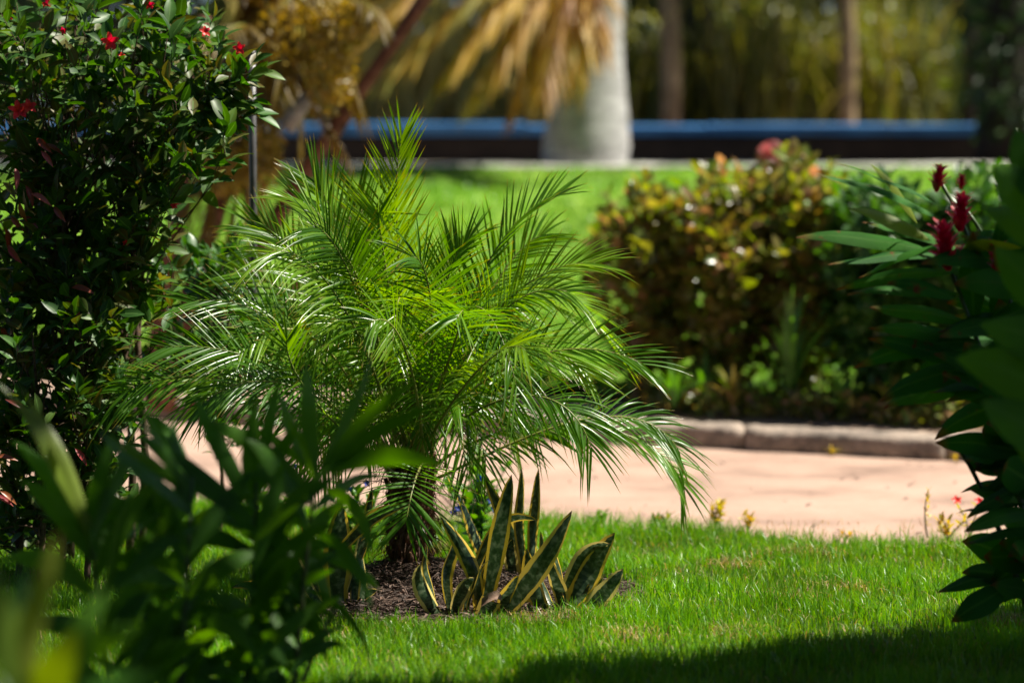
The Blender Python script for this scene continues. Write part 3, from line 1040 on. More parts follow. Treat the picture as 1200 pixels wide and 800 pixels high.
def shrub(name, label, cat, base, shoots, leafL, leafW, mat, nl, step, nind, templ=None, group=None, stems=None, stemr=.012, spread=1.0, red=None, redmat=None, fold=.2, bend=.2):
    """shoots: list of (tip, dir); nind leaves nearest the camera are objects of their own"""
    base = np.asarray(base, float)
    t = thing(name, label, cat, base, group)
    tv, tf, tuv = templ or small_leaf_template('l', leafL, leafW, fold, bend)
    leaves = []
    g = Geo()
    root_pts = stems or [base]
    for tip, d in shoots:
        ls = shoot_leaves(tip, d, nl if isinstance(nl, int) else int(rng.integers(nl[0], nl[1])), spread, step)
        leaves += [(p, q, rng.uniform(.65, 1.15)) for p, q in ls]
        r = root_pts[int(np.argmin([np.linalg.norm(np.asarray(r_)[:2] - tip[:2]) + rng.uniform(0, .15) for r_ in root_pts]))]
        r = np.asarray(r, float)
        k_ = rng.uniform(.55, .85)
        r = np.array([r[0], r[1], r[2] + (tip[2] - r[2]) * k_])
        m1 = r + (tip - r) * .4 + np.array([0, 0, .04])
        P = bez([r, m1, tip - nrm(d) * step * nl_len(nl), tip], np.linspace(0, 1, 7))
        tube_geo(g, P, np.linspace(.0045, .0013, 7), 4, cap=False)
    for r in root_pts:
        r = np.asarray(r, float)
        zt = max(tp[2] for tp, _ in shoots) * .8
        zs = np.linspace(-.05, zt - r[2], 10)
        tube_geo(g, np.stack([r[0] + .02 * np.sin(zs * 4), r[1] + .02 * np.sin(zs * 5 + 1), r[2] + zs], 1), np.linspace(stemr * 1.2, stemr * .3, 10), 6)
    link('stems', g.mesh('stems', base), M['twig'], t)
    # nearest / outermost first
    key = np.array([np.linalg.norm(p - CAMP) + rng.normal(0, .06) for p, q, s in leaves])
    order = np.argsort(key)
    mes = []
    for k in range(5):
        v2 = tv * [rng.uniform(.85, 1.15), 1, 1]
        v2 = v2 + np.stack([np.zeros(len(v2)), np.zeros(len(v2)), rng.normal(0, leafW * .04, len(v2))], 1)
        me = mesh_np('leaf', v2, tf, tuv, np.zeros(len(v2)))
        me.materials.append(mat)
        mes.append(me)
    gg = Geo()
    for rank, idx in enumerate(order):
        p, q, s = leaves[idx]
        up = np.array([rng.normal(0, .6), rng.normal(0, .6) - .2, 1.0])
        Mx = frame_of(q, up)
        if rank < nind:
            o = link('leaf', mes[rank % 5], None, t)
            m4 = Matrix(Mx.tolist()).to_4x4()
            m4 = Matrix.Translation(Vector(p - base)) @ m4 @ Matrix.Scale(s, 4)
            o.matrix_local = m4
        else:
            gg.add((tv * s) @ Mx.T + p, tf, tuv, rng.uniform())
    if gg.n:
        link('foliage', gg.mesh('foliage', base), mat, t, kind='stuff')
    return t


def nl_len(nl):
    return nl if isinstance(nl, int) else nl[1]


def flower5(parent, pos, facing, r, mat, name='flower', tube=True):
    F3 = frame_of(facing, np.array([.2, .1, 1.0]))
    s, d, nn = F3[:, 0], F3[:, 1], F3[:, 2]
    g = Geo()
    for k in range(5):
        a = k * 2 * math.pi / 5 + rng.normal(0, .12)
        o_ = s * math.cos(a) + nn * math.sin(a)
        ts = np.linspace(0, 1, 5)
        P = pos + o_ * (r * ts)[:, None] + d * (r * (.35 * np.sin(ts * 2.2)))[:, None]
        W = nrm(np.cross(o_, d))
        V, F, UV = blade(P, np.tile(W, (5, 1)), prof_oval(ts * .93 + .02) * r * .62, .15, np.tile(d, (5, 1)))
        g.add(V, F, UV, rng.uniform())
    if tube:
        tube_geo(g, np.stack([pos - d * r * 1.4, pos - d * r * .5, pos]), [r * .06, r * .09, r * .16], 6)
    return link(name, g.mesh(name, parent.location), mat, parent)


def ellipsoid_shoots(n, c, rad, facing_bias=.45, updir=.6):
    """shoots distributed through an ellipsoid, more near its skin"""
    out = []
    for k in range(n):
        v = nrm(rng.normal(0, 1, 3))
        if rng.uniform() < facing_bias and v[1] > 0:
            v[1] *= -1
        rr = rng.uniform(.35, 1.0) ** .5
        p = np.asarray(c) + v * rr * np.asarray(rad)
        d = nrm(v * [.8, .6, .5] + np.array([0, 0, updir]) + rng.normal(0, .3, 3))
        out.append((p, d))
    return out


def pxshoots(lst, d, jd=.25):
    out = []
    for (x, y, r, n) in lst:
        for k in range(n):
            a = rng.uniform(0, 6.283)
            rr = r * math.sqrt(rng.uniform())
            dd = d + rng.uniform(-jd, jd)
            p = at(x + rr * math.cos(a), y + rr * math.sin(a), dd)
            dr = nrm(np.array([rng.normal(0, .45) + .25 * math.cos(a), rng.normal(-.2, .4), rng.uniform(.25, 1.0)]))
            out.append((p, dr))
    return out


# tall red flowered shrub at the left
base1 = at(110, 640, 10.5)
base1[2] = 0
sh = pxshoots([(40, 40, 75, 26), (130, 40, 80, 28), (205, 45, 65, 22), (60, 130, 85, 30), (150, 130, 75, 26), (215, 130, 60, 18), (40, 230, 80, 26),
               (120, 230, 70, 24), (175, 215, 45, 10), (30, 320, 70, 20), (110, 310, 65, 22), (165, 320, 40, 10), (85, 380, 80, 16)], 10.35, .38)
sh += [(at(x, y, 10.2), nrm(d)) for x, y, d in [
    (305, 85, (1, 0, .35)), (290, 95, (1, -.1, .5)), (300, 68, (.6, 0, 1)), (280, 75, (.5, 0, 1)), (270, 120, (1, 0, .1)), (296, 118, (1, 0, .2)), (300, 135, (1, 0, -.05)), (282, 140, (1, 0, .3)),
    (262, 150, (1, 0, .1)), (255, 100, (.7, 0, .6)), (262, 45, (.7, 0, .9)), (255, 70, (.5, 0, 1)), (250, 20, (.3, 0, 1)), (215, 190, (.8, 0, -.2)), (205, 215, (.7, 0, -.5)), (240, 165, (1, 0, .1))]]
st1 = [at(x, 640, 10.5 + dy) * [1, 1, 0] for x, dy in ((40, .1), (80, -.1), (120, .15), (150, 0), (165, .1))]
s1 = shrub('flowering_shrub', 'tall dark leafy shrub with small red star flowers at the left edge', 'shrub', base1, sh, .098, .042, M['shrub'], (9, 14), .019, 300, stems=st1, stemr=.016)
for (x, y, rr) in [(128, 48, .034), (20, 130, .036), (33, 126, .03), (240, 38, .022), (280, 57, .024), (176, 6, .02), (75, 36, .016), (55, 5, .018), (10, 20, .02), (142, 66, .014), (148, 285, .014), (205, 240, .016)]:
    flower5(s1, at(x, y, 10.0), np.array([rng.normal(0, .5), -1, rng.normal(.2, .4)]), rr, M['petal_red'])
# its reddish young leaves
rl_v, rl_f, rl_uv = small_leaf_template('r', .080, .025, .3, .45)
for (x, y, dx, dz) in [(55, 170, .5, -.4), (60, 185, .6, -.6), (42, 225, .4, -.7), (48, 235, .8, -.2), (35, 245, .2, -1), (25, 262, .6, -.6), (40, 262, .8, -.3), (22, 295, .5, -.8), (75, 250, .5, -.6), (30, 205, .3, -.8), (12, 390, .5, -.8), (90, 360, .6, -.6), (96, 345, 1, .1), (62, 178, .9, -.1), (18, 275, .3, -.9)]:
    p = at(x - 12, y - 8, 9.98 + rng.normal(0, .03)) - np.array(base1)
    Mx = frame_of(np.array([dx, rng.normal(-.3, .2), dz]), np.array([rng.normal(0, .4), -.7, .7]))
    me = mesh_np('young_leaf', rl_v * rng.uniform(.8, 1.1), rl_f, rl_uv, np.zeros(len(rl_v)))
    o = link('young_leaf', me, M['red_leaf'], s1)
    o.matrix_local = Matrix.Translation(Vector(p)) @ Matrix(Mx.tolist()).to_4x4()

# lower shrub in front of it
base2 = at(60, 655, 10.0)
base2[2] = 0
sh = pxshoots([(35, 420, 75, 26), (110, 420, 60, 20), (40, 510, 70, 24), (110, 500, 55, 16), (60, 580, 60, 24), (120, 560, 45, 14), (20, 610, 40, 12), (130, 450, 40, 10), (10, 470, 50, 12), (75, 350, 50, 10)], 10.05, .28)
st2 = [at(x, 655, 10.0 + dy) * [1, 1, 0] for x, dy in ((20, .1), (45, -.05), (70, .1), (100, 0))]
s2 = shrub('leafy_shrub', 'lower shrub with small green leaves and bare twigs below the red flowered one', 'shrub', base2, sh, .082, .036, M['shrub'], (8, 12), .015, 260, stems=st2, stemr=.012)
for (x, y, dx, dz) in [(8, 535, 1, .1), (6, 580, 1, -.3), (12, 575, 1, -.5), (100, 525, .5, -.5), (40, 480, -.5, .5)]:
    p = at(x - 12, y, 9.7) - np.array(base2)
    Mx = frame_of(np.array([dx, -.2, dz]), np.array([0, -.7, .7]))
    o = link('young_leaf', mesh_np('young_leaf', rl_v * .85, rl_f, rl_uv, np.zeros(len(rl_v))), M['red_leaf'], s2)
    o.matrix_local = Matrix.Translation(Vector(p)) @ Matrix(Mx.tolist()).to_4x4()
# small green shrub between the tall shrub and the palm
base3 = at(255, 560, 11.1)
base3[2] = 0
sh = pxshoots([(240, 320, 40, 16), (280, 310, 45, 18), (300, 360, 45, 16), (235, 380, 50, 16), (210, 420, 45, 12), (270, 440, 60, 18)], 11.1, .2)
shrub('low_shrub', 'small soft green shrub peeping out behind the left palm fronds', 'shrub', base3, sh, .07, .034, M['hedge_green'], (7, 11), .018, 60, stemr=.01)

# metal post behind the palm
def post():
    b = at(295, 0, 11.3)
    b[2] = 0
    t = thing('garden_post', 'thin dark metal post standing behind the upper left palm fronds', 'post', b)
    g = Geo()
    tube_geo(g, np.array([[0, 0, -.02], [0, 0, .7], [0, 0, 1.4], [0, 0, 1.9]]), [.016, .015, .015, .015], 10)
    link('shaft', g.mesh('shaft'), M['metal'], t)
    g = Geo()
    tube_geo(g, np.array([[0, 0, 1.9], [0, 0, 1.915], [0, 0, 1.922]]), [.016, .016, .008], 10)
    link('cap', g.mesh('cap'), M['metal'], t)


post()

# ------------------------------------------------------------------ red ginger at the right
def ginger(label, base, canes, d0):
    t = thing('ginger_plant', label, 'ginger plant', base)
    return t


def add_leaf_px(t, b, e, w, mat, bend=(0, 0), roll=0, d=9.0, jd=.05, wave=.006, prof=prof_lance, fold=.12, dt=0.0, name='leaf', n=12):
    sc = d / FPX
    bb = at(b[0], b[1], d + rng.normal(0, jd * .5))
    ee = at(e[0], e[1], d + dt + rng.normal(0, jd))
    me = leaf_mesh(bb, ee, w * sc, (bend[0] * sc, rng.normal(0, .02), -bend[1] * sc), R(roll), prof, t.location, n=n, fold=fold, wave=wave, twist=rng.normal(0, .3))
    return link(name, me, mat, t)


def bract_torch(t, x, y, hpx, d, lean=(0, 0)):
    """red torch flower of overlapping bracts, hpx high, top at (x, y)"""
    sc = d / FPX
    H = hpx * sc
    top = at(x, y, d)
    ax = nrm(np.array([lean[0], lean[1], 1.0]))
    bot = top - ax * H
    g = Geo()
    nb = 30
    for k in range(nb):
        u = k / nb
        a = k * 2.399
        s = nrm(np.cross(ax, [1, .2, 0]))
        b2 = np.cross(ax, s)
        o_ = s * math.cos(a) + b2 * math.sin(a)
        p0 = bot + ax * H * u * .82
        L_ = H * (.50 - .20 * u) * rng.uniform(.8, 1.25)
        ts = np.linspace(0, 1, 5)
        P = p0 + ax * (L_ * .75 * ts)[:, None] + o_ * (L_ * (.55 * ts + .25 * ts ** 2))[:, None]
        W = nrm(np.cross(o_, ax))
        V, F, UV = blade(P, np.tile(W, (5, 1)), prof_oval(ts * .9 + .05) * L_ * .5, .22, np.tile(-o_, (5, 1)))
        g.add(V, F, UV, rng.uniform())
    return link('flower', g.mesh('flower', t.location), M['bract'], t)


def stem_px(t, pts, d, r, mat=None, name='stem'):
    P = bez([at(p[0], p[1], d + (p[2] if len(p) > 2 else 0)) for p in pts], np.linspace(0, 1, 14))
    g = Geo()
    tube_geo(g, P, np.linspace(r, r * .5, 14), 7)
    return link(name, g.mesh(name, t.location), mat or M['cane'], t)


gb = at(1225, 700, 8.6)
gb[2] = 0
gt = thing('ginger_plant', 'dark shaded ginger plant with red torch flowers and long ribbed leaves at the right edge', 'ginger plant', gb)
stem_px(gt, [(1225, 745), (1190, 520), (1150, 400), (1106, 300)], 8.6, .012)
stem_px(gt, [(1235, 745), (1210, 500), (1170, 330), (1098, 205)], 8.8, .012)
stem_px(gt, [(1240, 745), (1225, 500), (1190, 360), (1166, 300)], 8.6, .011)
stem_px(gt, [(1245, 745), (1235, 500), (1200, 330), (1128, 240)], 8.8, .011)
stem_px(gt, [(1215, 745), (1180, 640), (1150, 560), (1120, 520)], 8.65, .011)
stem_px(gt, [(1260, 745), (1260, 450), (1230, 250), (1190, 150)], 8.7, .012)
stem_px(gt, [(1230, 745), (1220, 690), (1200, 620), (1180, 560)], 8.7, .010)
GL = [((1104, 258), (951, 202), 17, (0, -16), 55), ((1098, 240), (979, 193), 15, (0, -12), 60), ((1090, 282), (993, 243), 22, (0, -10), 30), ((1090, 294), (933, 277), 24, (0, -12), 40),
      ((1075, 262), (1022, 192), 13, (6, -4), 40), ((1110, 300), (970, 312), 20, (0, -14), 50), ((1118, 320), (980, 340), 20, (0, -16), 45), ((1125, 345), (993, 344), 22, (0, -12), 45),
      ((1135, 378), (1018, 361), 24, (0, -8), 40), ((1140, 400), (1018, 383), 26, (0, -8), 35), ((1140, 425), (1018, 396), 26, (4, -4), 30), ((1110, 285), (1005, 325), 18, (0, -10), 60),
      ((1140, 300), (1010, 262), 18, (0, -14), 50), ((1150, 400), (1000, 430), 30, (0, -20), 30), ((1150, 430), (1030, 470), 36, (0, -18), 30), ((1140, 455), (1035, 480), 34, (0, -22), 25),
      ((1142, 380), (1140, 272), 34, (-3, 0), 10), ((1168, 330), (1172, 238), 18, (4, 0), 35), ((1180, 410), (1192, 320), 36, (4, 0), 15), ((1120, 300), (1196, 292), 20, (0, -14), 35), ((1150, 305), (1205, 352), 26, (6, -10), 30),
      ((1120, 350), (1040, 330), 22, (0, -8), 45), ((1150, 330), (1076, 300), 20, (0, -10), 30), ((1160, 370), (1210, 270), 36, (4, 0), 25), ((1180, 470), (1130, 400), 42, (-6, -6), 15), ((1200, 430), (1170, 350), 44, (-4, 0), 10),
      ((1195, 470), (1095, 515), 38, (0, -22), 20), ((1205, 530), (1096, 518), 36, (0, -8), 25), ((1210, 560), (1125, 576), 16, (0, -8), 60), ((1205, 590), (1120, 602), 13, (0, -8), 60),
      ((1215, 600), (1129, 624), 24, (0, -14), 30), ((1220, 620), (1130, 636), 20, (0, -8), 45), ((1225, 640), (1153, 652), 46, (0, 8), 12), ((1228, 650), (1160, 690), 38, (0, -14), 15), ((1210, 540), (1150, 590), 24, (0, -16), 40),
      ((1215, 500), (1160, 440), 50, (-6, 0), 10), ((1220, 520), (1180, 470), 56, (-4, 0), 10), ((1225, 580), (1175, 545), 46, (-4, -8), 10), ((1230, 640), (1170, 600), 36, (0, -6), 20), ((1215, 480), (1090, 450), 40, (0, -20), 25),
      ((1200, 420), (1060, 400), 34, (0, -20), 30), ((1230, 600), (1180, 520), 50, (-4, 0), 15), ((1230, 560), (1190, 440), 56, (-6, 0), 10), ((1240, 470), (1200, 360), 60, (-6, 0), 10), ((1236, 660), (1185, 640), 36, (0, -8), 20)]
for k in range(46):
    bx, by = rng.uniform(1170, 1245), rng.uniform(250, 700)
    a = R(rng.uniform(235, 310))
    L_ = rng.uniform(75, 130) if by < 470 else rng.uniform(45, 80)
    GL.append(((bx, by), (bx + L_ * math.sin(a), by - L_ * math.cos(a)), rng.uniform(22, 40), (0, -rng.uniform(4, 18)), rng.uniform(5, 50)))
for k in range(40):
    bx, by = rng.uniform(1215, 1255), rng.uniform(220, 690)
    a = R(rng.uniform(30, 120))
    L_ = rng.uniform(70, 130)
    GL.append(((bx, by), (bx + L_ * math.sin(a), by - L_ * math.cos(a)), rng.uniform(22, 38), (0, -rng.uniform(4, 18)), rng.uniform(5, 50)))
for b, e, w_, bd, rl in GL:
    add_leaf_px(gt, b, e, w_ * .95, M['fore_yellow'] if e in ((993, 243), (1022, 192), (1196, 292), (1205, 352)) else M['ginger'], bd, rl, d=8.6 + rng.normal(0, .07), jd=.07, dt=rng.normal(-.03, .07))  # yellowing leaves whose brighter colour also paints the sun on them
for x, y, h in [(1104, 257, 62), (1128, 226, 46), (1102, 192, 34), (1127, 204, 18), (1168, 284, 40)]:
    bract_torch(gt, x, y, h, 8.5, (rng.normal(-.1, .1), -.15))

# dark big-leaved plant close to the camera at the right
nb = at(1280, 0, 7.2)
nb[2] = 0
nt_ = thing('broad_leaf_plant', 'blurred dark broad leaves close to the camera at the right edge above the ginger', 'plant', nb)
stem_px(nt_, [(1290, 900), (1290, 600), (1270, 400), (1230, 240)], 7.2, .014)
for b, e, w_, bd, rl in [((1235, 260), (1165, 195), 50, (-6, -8), 15), ((1240, 250), (1190, 150), 52, (-4, 0), 10), ((1250, 300), (1150, 240), 46, (0, -14), 20), ((1260, 380), (1165, 290), 55, (-6, -6), 15),
                         ((1265, 420), (1150, 380), 60, (0, -16), 15), ((1270, 480), (1120, 420), 62, (0, -22), 15), ((1275, 540), (1150, 470), 62, (-6, -10), 15), ((1240, 230), (1215, 120), 46, (0, 0), 10), ((1275, 560), (1190, 520), 60, (0, -8), 12)]:
    add_leaf_px(nt_, b, e, w_, M['fore'], bd, rl, d=7.2, jd=.1)

# ------------------------------------------------------------------ foreground bush at the lower left
fb = at(230, 0, 7.3)
fb[2] = 0
ft = thing('foreground_bush', 'dark broad leaved bush blurred in the left foreground before the palm', 'bush', fb)
CANES = [((330, 1010), (345, 760), (372, 540), 7.0), ((260, 1010), (300, 760), (300, 560), 7.05), ((200, 1010), (215, 760), (225, 560), 6.9), ((150, 1010), (130, 800), (100, 590), 6.8), ((300, 1010), (340, 800), (400, 700), 7.15), ((230, 1010), (180, 800), (170, 640), 7.1)]
for a_, b_, c_, d_ in CANES:
    stem_px(ft, [a_, b_, c_], d_ + .3, .010)
FL = [  # base, tip, width, bend, roll, depth, mat
    ((372, 556), (362, 432), 34, (-8, 0), 10, 7.0), ((374, 552), (432, 424), 26, (10, 8), 20, 7.0), ((376, 556), (482, 450), 30, (-4, -16), 20, 6.95), ((376, 560), (505, 478), 30, (0, -22), 20, 7.0),
    ((372, 556), (510, 546), 38, (6, -30), 20, 6.95), ((372, 570), (430, 648), 28, (30, -26), 25, 7.0), ((370, 560), (330, 470), 30, (-4, -8), 15, 7.05), ((368, 575), (250, 500), 34, (-10, -24), 15, 7.05),
    ((365, 600), (440, 560), 26, (0, -20), 25, 7.05), ((360, 620), (430, 708), 24, (24, -30), 25, 7.0), ((355, 650), (440, 690), 24, (10, -24), 30, 7.05), ((350, 690), (430, 776), 14, (20, -40), 40, 7.1), ((348, 720), (384, 776), 24, (0, -30), 20, 7.1),
    ((300, 600), (232, 470), 32, (-4, 0), 15, 7.05), ((298, 610), (172, 515), 44, (-10, -10), 10, 7.0), ((298, 600), (300, 470), 34, (-10, 0), 12, 7.05), ((296, 620), (210, 545), 34, (0, -16), 15, 7.0), ((300, 640), (390, 560), 30, (0, -12), 20, 7.0),
    ((298, 650), (200, 640), 34, (0, -34), 15, 7.0), ((296, 680), (400, 640), 30, (0, -30), 20, 7.05), ((296, 700), (390, 730), 30, (0, -34), 20, 7.05), ((292, 720), (220, 760), 36, (0, -40), 15, 7.0),
    ((225, 600), (165, 560), 36, (-10, -14), 12, 6.9), ((225, 610), (205, 500), 36, (-8, 0), 10, 6.9), ((222, 640), (120, 590), 40, (-6, -24), 12, 6.9), ((222, 650), (290, 560), 38, (0, -8), 12, 6.85), ((220, 690), (140, 690), 40, (0, -40), 15, 6.9),
    ((220, 700), (300, 650), 38, (0, -22), 15, 6.85), ((215, 740), (140, 780), 40, (0, -40), 12, 6.9), ((218, 730), (300, 770), 36, (0, -40), 15, 6.85),
    ((110, 640), (8, 462), 30, (14, -30), 20, 6.8, 'y'), ((108, 620), (34, 470), 24, (6, -16), 20, 6.75, 'y'), ((108, 640), (20, 525), 32, (0, -30), 15, 6.8), ((108, 660), (30, 570), 38, (0, -30), 12, 6.8), ((112, 650), (130, 520), 36, (-14, 0), 12, 6.8),
    ((112, 680), (190, 560), 42, (-10, -8), 10, 6.8), ((112, 700), (10, 660), 40, (0, -40), 12, 6.8), ((120, 740), (200, 660), 46, (0, -12), 10, 6.8), ((122, 760), (40, 740), 42, (0, -40), 12, 6.8), ((165, 690), (90, 610), 36, (-4, -10), 12, 7.0), ((168, 680), (200, 580), 40, (-4, 0), 10, 7.0),
    ((170, 700), (250, 620), 44, (0, -10), 10, 7.0), ((170, 740), (100, 720), 40, (0, -26), 12, 7.0), ((175, 760), (260, 720), 44, (0, -30), 12, 7.0), ((185, 800), (270, 790), 44, (0, -30), 12, 7.0), ((330, 760), (250, 700), 40, (0, -22), 15, 7.0), ((335, 780), (300, 690), 40, (-8, 0), 10, 7.0),
    ((340, 790), (400, 760), 26, (0, -26), 20, 7.0), ((260, 800), (330, 740), 40, (0, -14), 12, 7.0), ((245, 820), (180, 770), 44, (0, -20), 12, 7.0), ((130, 820), (60, 780), 44, (0, -24), 12, 6.8), ((300, 830), (220, 800), 44, (0, -20), 12, 7.0), ((370, 590), (290, 560), 34, (0, -20), 15, 7.0), ((350, 660), (260, 610), 36, (0, -24), 12, 7.0), ((352, 640), (400, 590), 30, (0, -8), 15, 7.0), ((345, 720), (290, 640), 36, (-6, -6), 12, 7.0)]
for l in FL:
    b, e, w_, bd, rl, d_ = l[:6]
    e = (b[0] + (e[0] - b[0]) * 1.08, b[1] + (e[1] - b[1]) * 1.08)
    add_leaf_px(ft, b, e, w_ * .66, M['fore_yellow'] if len(l) > 6 else M['fore'], bd, rl + rng.normal(0, 10), d=d_ + .3, jd=.08, dt=rng.normal(-.03, .1), wave=.008)
for k in range(120):
    c = CANES[k % len(CANES)]
    u = rng.uniform(.25, 1.0)
    bx = (1 - u) ** 2 * c[0][0] + 2 * u * (1 - u) * c[1][0] + u * u * c[2][0]
    by = (1 - u) ** 2 * c[0][1] + 2 * u * (1 - u) * c[1][1] + u * u * c[2][1]
    a = R(rng.uniform(12, 62)) * (1 if k % 2 else -1)
    L_ = rng.uniform(90, 150)
    add_leaf_px(ft, (bx, by), (bx + L_ * math.sin(a), by - L_ * math.cos(a)), rng.uniform(14, 23), M['fore'], (0, -rng.uniform(4, 26)), rng.normal(0, 35), d=c[3] + .3 + rng.normal(0, .12), jd=.1, dt=rng.normal(-.05, .15), wave=.008)
# blurred leaves nearest the camera
nf = at(20, 0, 4.7)
nf[2] = 0
nf_t = thing('near_plant', 'very blurred yellow green leaves in the bottom left corner closest to the camera', 'plant', nf)
stem_px(nf_t, [(20, 1300), (30, 1000), (40, 800)], 4.7, .008)
for b, e, w_, bd, rl, mm in [((30, 820), (70, 625), 34, (-16, 0), 20, 'fore_yellow'), ((40, 820), (165, 735), 46, (-10, -24), 15, 'fore'), ((35, 830), (-20, 640), 44, (-8, 0), 10, 'fore_yellow'), ((40, 850), (125, 690), 40, (-6, -6), 15, 'fore'),
                             ((20, 840), (30, 660), 44, (-8, 0), 10, 'fore'), ((10, 850), (-60, 700), 44, (-8, 0), 10, 'fore_yellow'), ((50, 860), (190, 790), 44, (0, -24), 15, 'fore'), ((30, 860), (90, 740), 50, (-6, 0), 10, 'fore_yellow')]:
    add_leaf_px(nf_t, b, e, w_, M[mm], bd, rl, d=4.7, jd=.06)

# ------------------------------------------------------------------ small plants at the lawn edge
def seedling(name, label, cat, px, py, hpx, mat, nleaf, llen, lwid, spread=1.0, group='small plants along the lawn edge', d=None, stems=1, flower=None):
    d = d or ground_d(py)
    b = at(px, py, d)
    b[2] = 0
    t = thing(name, label, cat, b, group)
    H = hpx * d / FPX
    tv, tf, tuv = small_leaf_template('s', llen, lwid, .15, .25)
    for s in range(stems):
        top = b + np.array([rng.normal(0, .35) * H * (stems > 1), rng.normal(0, .2) * H * (stems > 1), H * rng.uniform(.75, 1.0)])
        P = bez([b, (b + top) / 2 + np.array([rng.normal(0, .02), 0, .01]), top], np.linspace(0, 1, 6))
        g = Geo()
        tube_geo(g, P, np.linspace(.004, .002, 6), 5)
        link('stem', g.mesh('stem', b), M['cane'], t)
        for k in range(nleaf):
            u = 1 - .8 * (k / nleaf)
            p = bez([b, (b + top) / 2, top], [u])[0]
            a = k * 2.4 + rng.normal(0, .3)
            an = R(25 + 55 * (1 - u) + rng.normal(0, 10)) * spread
            q = np.array([math.cos(a) * math.sin(an), math.sin(a) * math.sin(an), math.cos(an)])
            Mx = frame_of(q, np.array([0, 0, 1.0]) + rng.normal(0, .3, 3))
            o = link('leaf', mesh_np('leaf', tv * rng.uniform(.7, 1.1), tf, tuv, np.zeros(len(tv))), mat, t)
            o.matrix_local = Matrix.Translation(Vector(p - b)) @ Matrix(Mx.tolist()).to_4x4()
        if flower:
            flower5(t, top + np.array([0, -.01, .01]), np.array([0, -.8, .7]), flower[1], flower[0], tube=False)
    return t


seedling('yellow_plant', 'bright yellow leaved small plant at the lawn edge below the right palm tips', 'plant', 838, 622, 30, M['yellow_leaf'], 12, .045, .018, stems=4)
seedling('yellow_plant', 'smaller yellow green tuft just right of the bright yellow plant', 'plant', 876, 624, 18, M['yellow_leaf'], 9, .035, .015, stems=3)
seedling('yellow_plant', 'tiny yellow tuft alone at the lawn edge on bare path', 'plant', 990, 636, 10, M['yellow_leaf'], 7, .03, .012, stems=2)
seedling('tall_seedling', 'slender upright yellow tipped seedling at the right of the lawn edge', 'plant', 1087, 632, 62, M['yellow_leaf'], 22, .03, .010, spread=.8)
seedling('yellow_plant', 'yellow leaved clump beside the slender upright seedling', 'plant', 1110, 636, 28, M['yellow_leaf'], 11, .04, .015, stems=4)
seedling('red_flower_plant', 'small plant with a red flower head near the ginger leaves', 'plant', 1136, 632, 44, M['yellow_leaf'], 8, .035, .013, stems=2, flower=(M['petal_red'], .022))
seedling('low_plant', 'low dark green and reddish plant at the lawn edge behind the snake plants', 'plant', 772, 622, 14, M['hedge'], 10, .035, .018, stems=4)
seedling('low_plant', 'low green weed on the lawn edge right behind the mulch bed', 'plant', 700, 620, 16, M['lime_leaf'], 9, .035, .016, stems=3)
b1 = seedling('blue_flower_plant', 'light green plant with blue flowers between the palm trunk and the path', 'flowering plant', 562, 640, 95, M['lime_leaf'], 16, .06, .034, stems=7, group='blue flowered plants behind the palm', d=10.7)
for x, y in [(575, 586), (537, 595), (531, 600), (563, 560), (540, 640), (601, 632), (580, 596)]:
    flower5(b1, at(x, y, 10.6), np.array([rng.normal(0, .5), -1, .2]), .017, M['petal_blue'], tube=False)
b2_ = seedling('blue_flower_plant', 'light green plant with blue flowers left of the palm trunk', 'flowering plant', 425, 640, 95, M['lime_leaf'], 16, .055, .030, stems=7, group='blue flowered plants behind the palm', d=10.6)
for x, y in [(409, 572), (429, 566), (346, 546), (436, 600), (415, 590)]:
    flower5(b2_, at(x, y, 10.4), np.array([rng.normal(0, .5), -1, .2]), .016, M['petal_blue'], tube=False)
seedling('lime_plant', 'light green leafy plant beyond the blue flowers at the lawn edge', 'plant', 560, 600, 110, M['lime_leaf'], 14, .06, .032, stems=6, d=11.3)
seedling('lime_plant', 'leafy green plant standing in front of the path between shrub and palm', 'plant', 300, 620, 70, M['lime_leaf'], 12, .05, .025, stems=5, d=11.3)

g = Geo()
tv, tf, tuv = small_leaf_template('d', .035, .016, .3, .4)
for k in range(260):
    x = rng.uniform(-2.6, 3.0)
    u = rng.uniform() ** .6 if k % 2 else rng.uniform() * .15
    y = float(lawn_edge(x)) + .05 + (float(kerb_y(x)) - .15 - float(lawn_edge(x))) * u
    a = rng.uniform(0, 6.28)
    Mx = frame_of((math.cos(a), math.sin(a), rng.normal(.1, .2)), (rng.normal(0, .3), rng.normal(0, .3), 1))
    g.add((tv * rng.uniform(.3, 1.0)) @ Mx.T + [x, y, -.004], tf, tuv, rng.uniform())
o = link('leaf_litter', g.mesh('leaf_litter'), M['mulch_bit'], kind='stuff')
o['label'] = 'small dry leaves scattered on the pink path'
o['category'] = 'leaf litter'

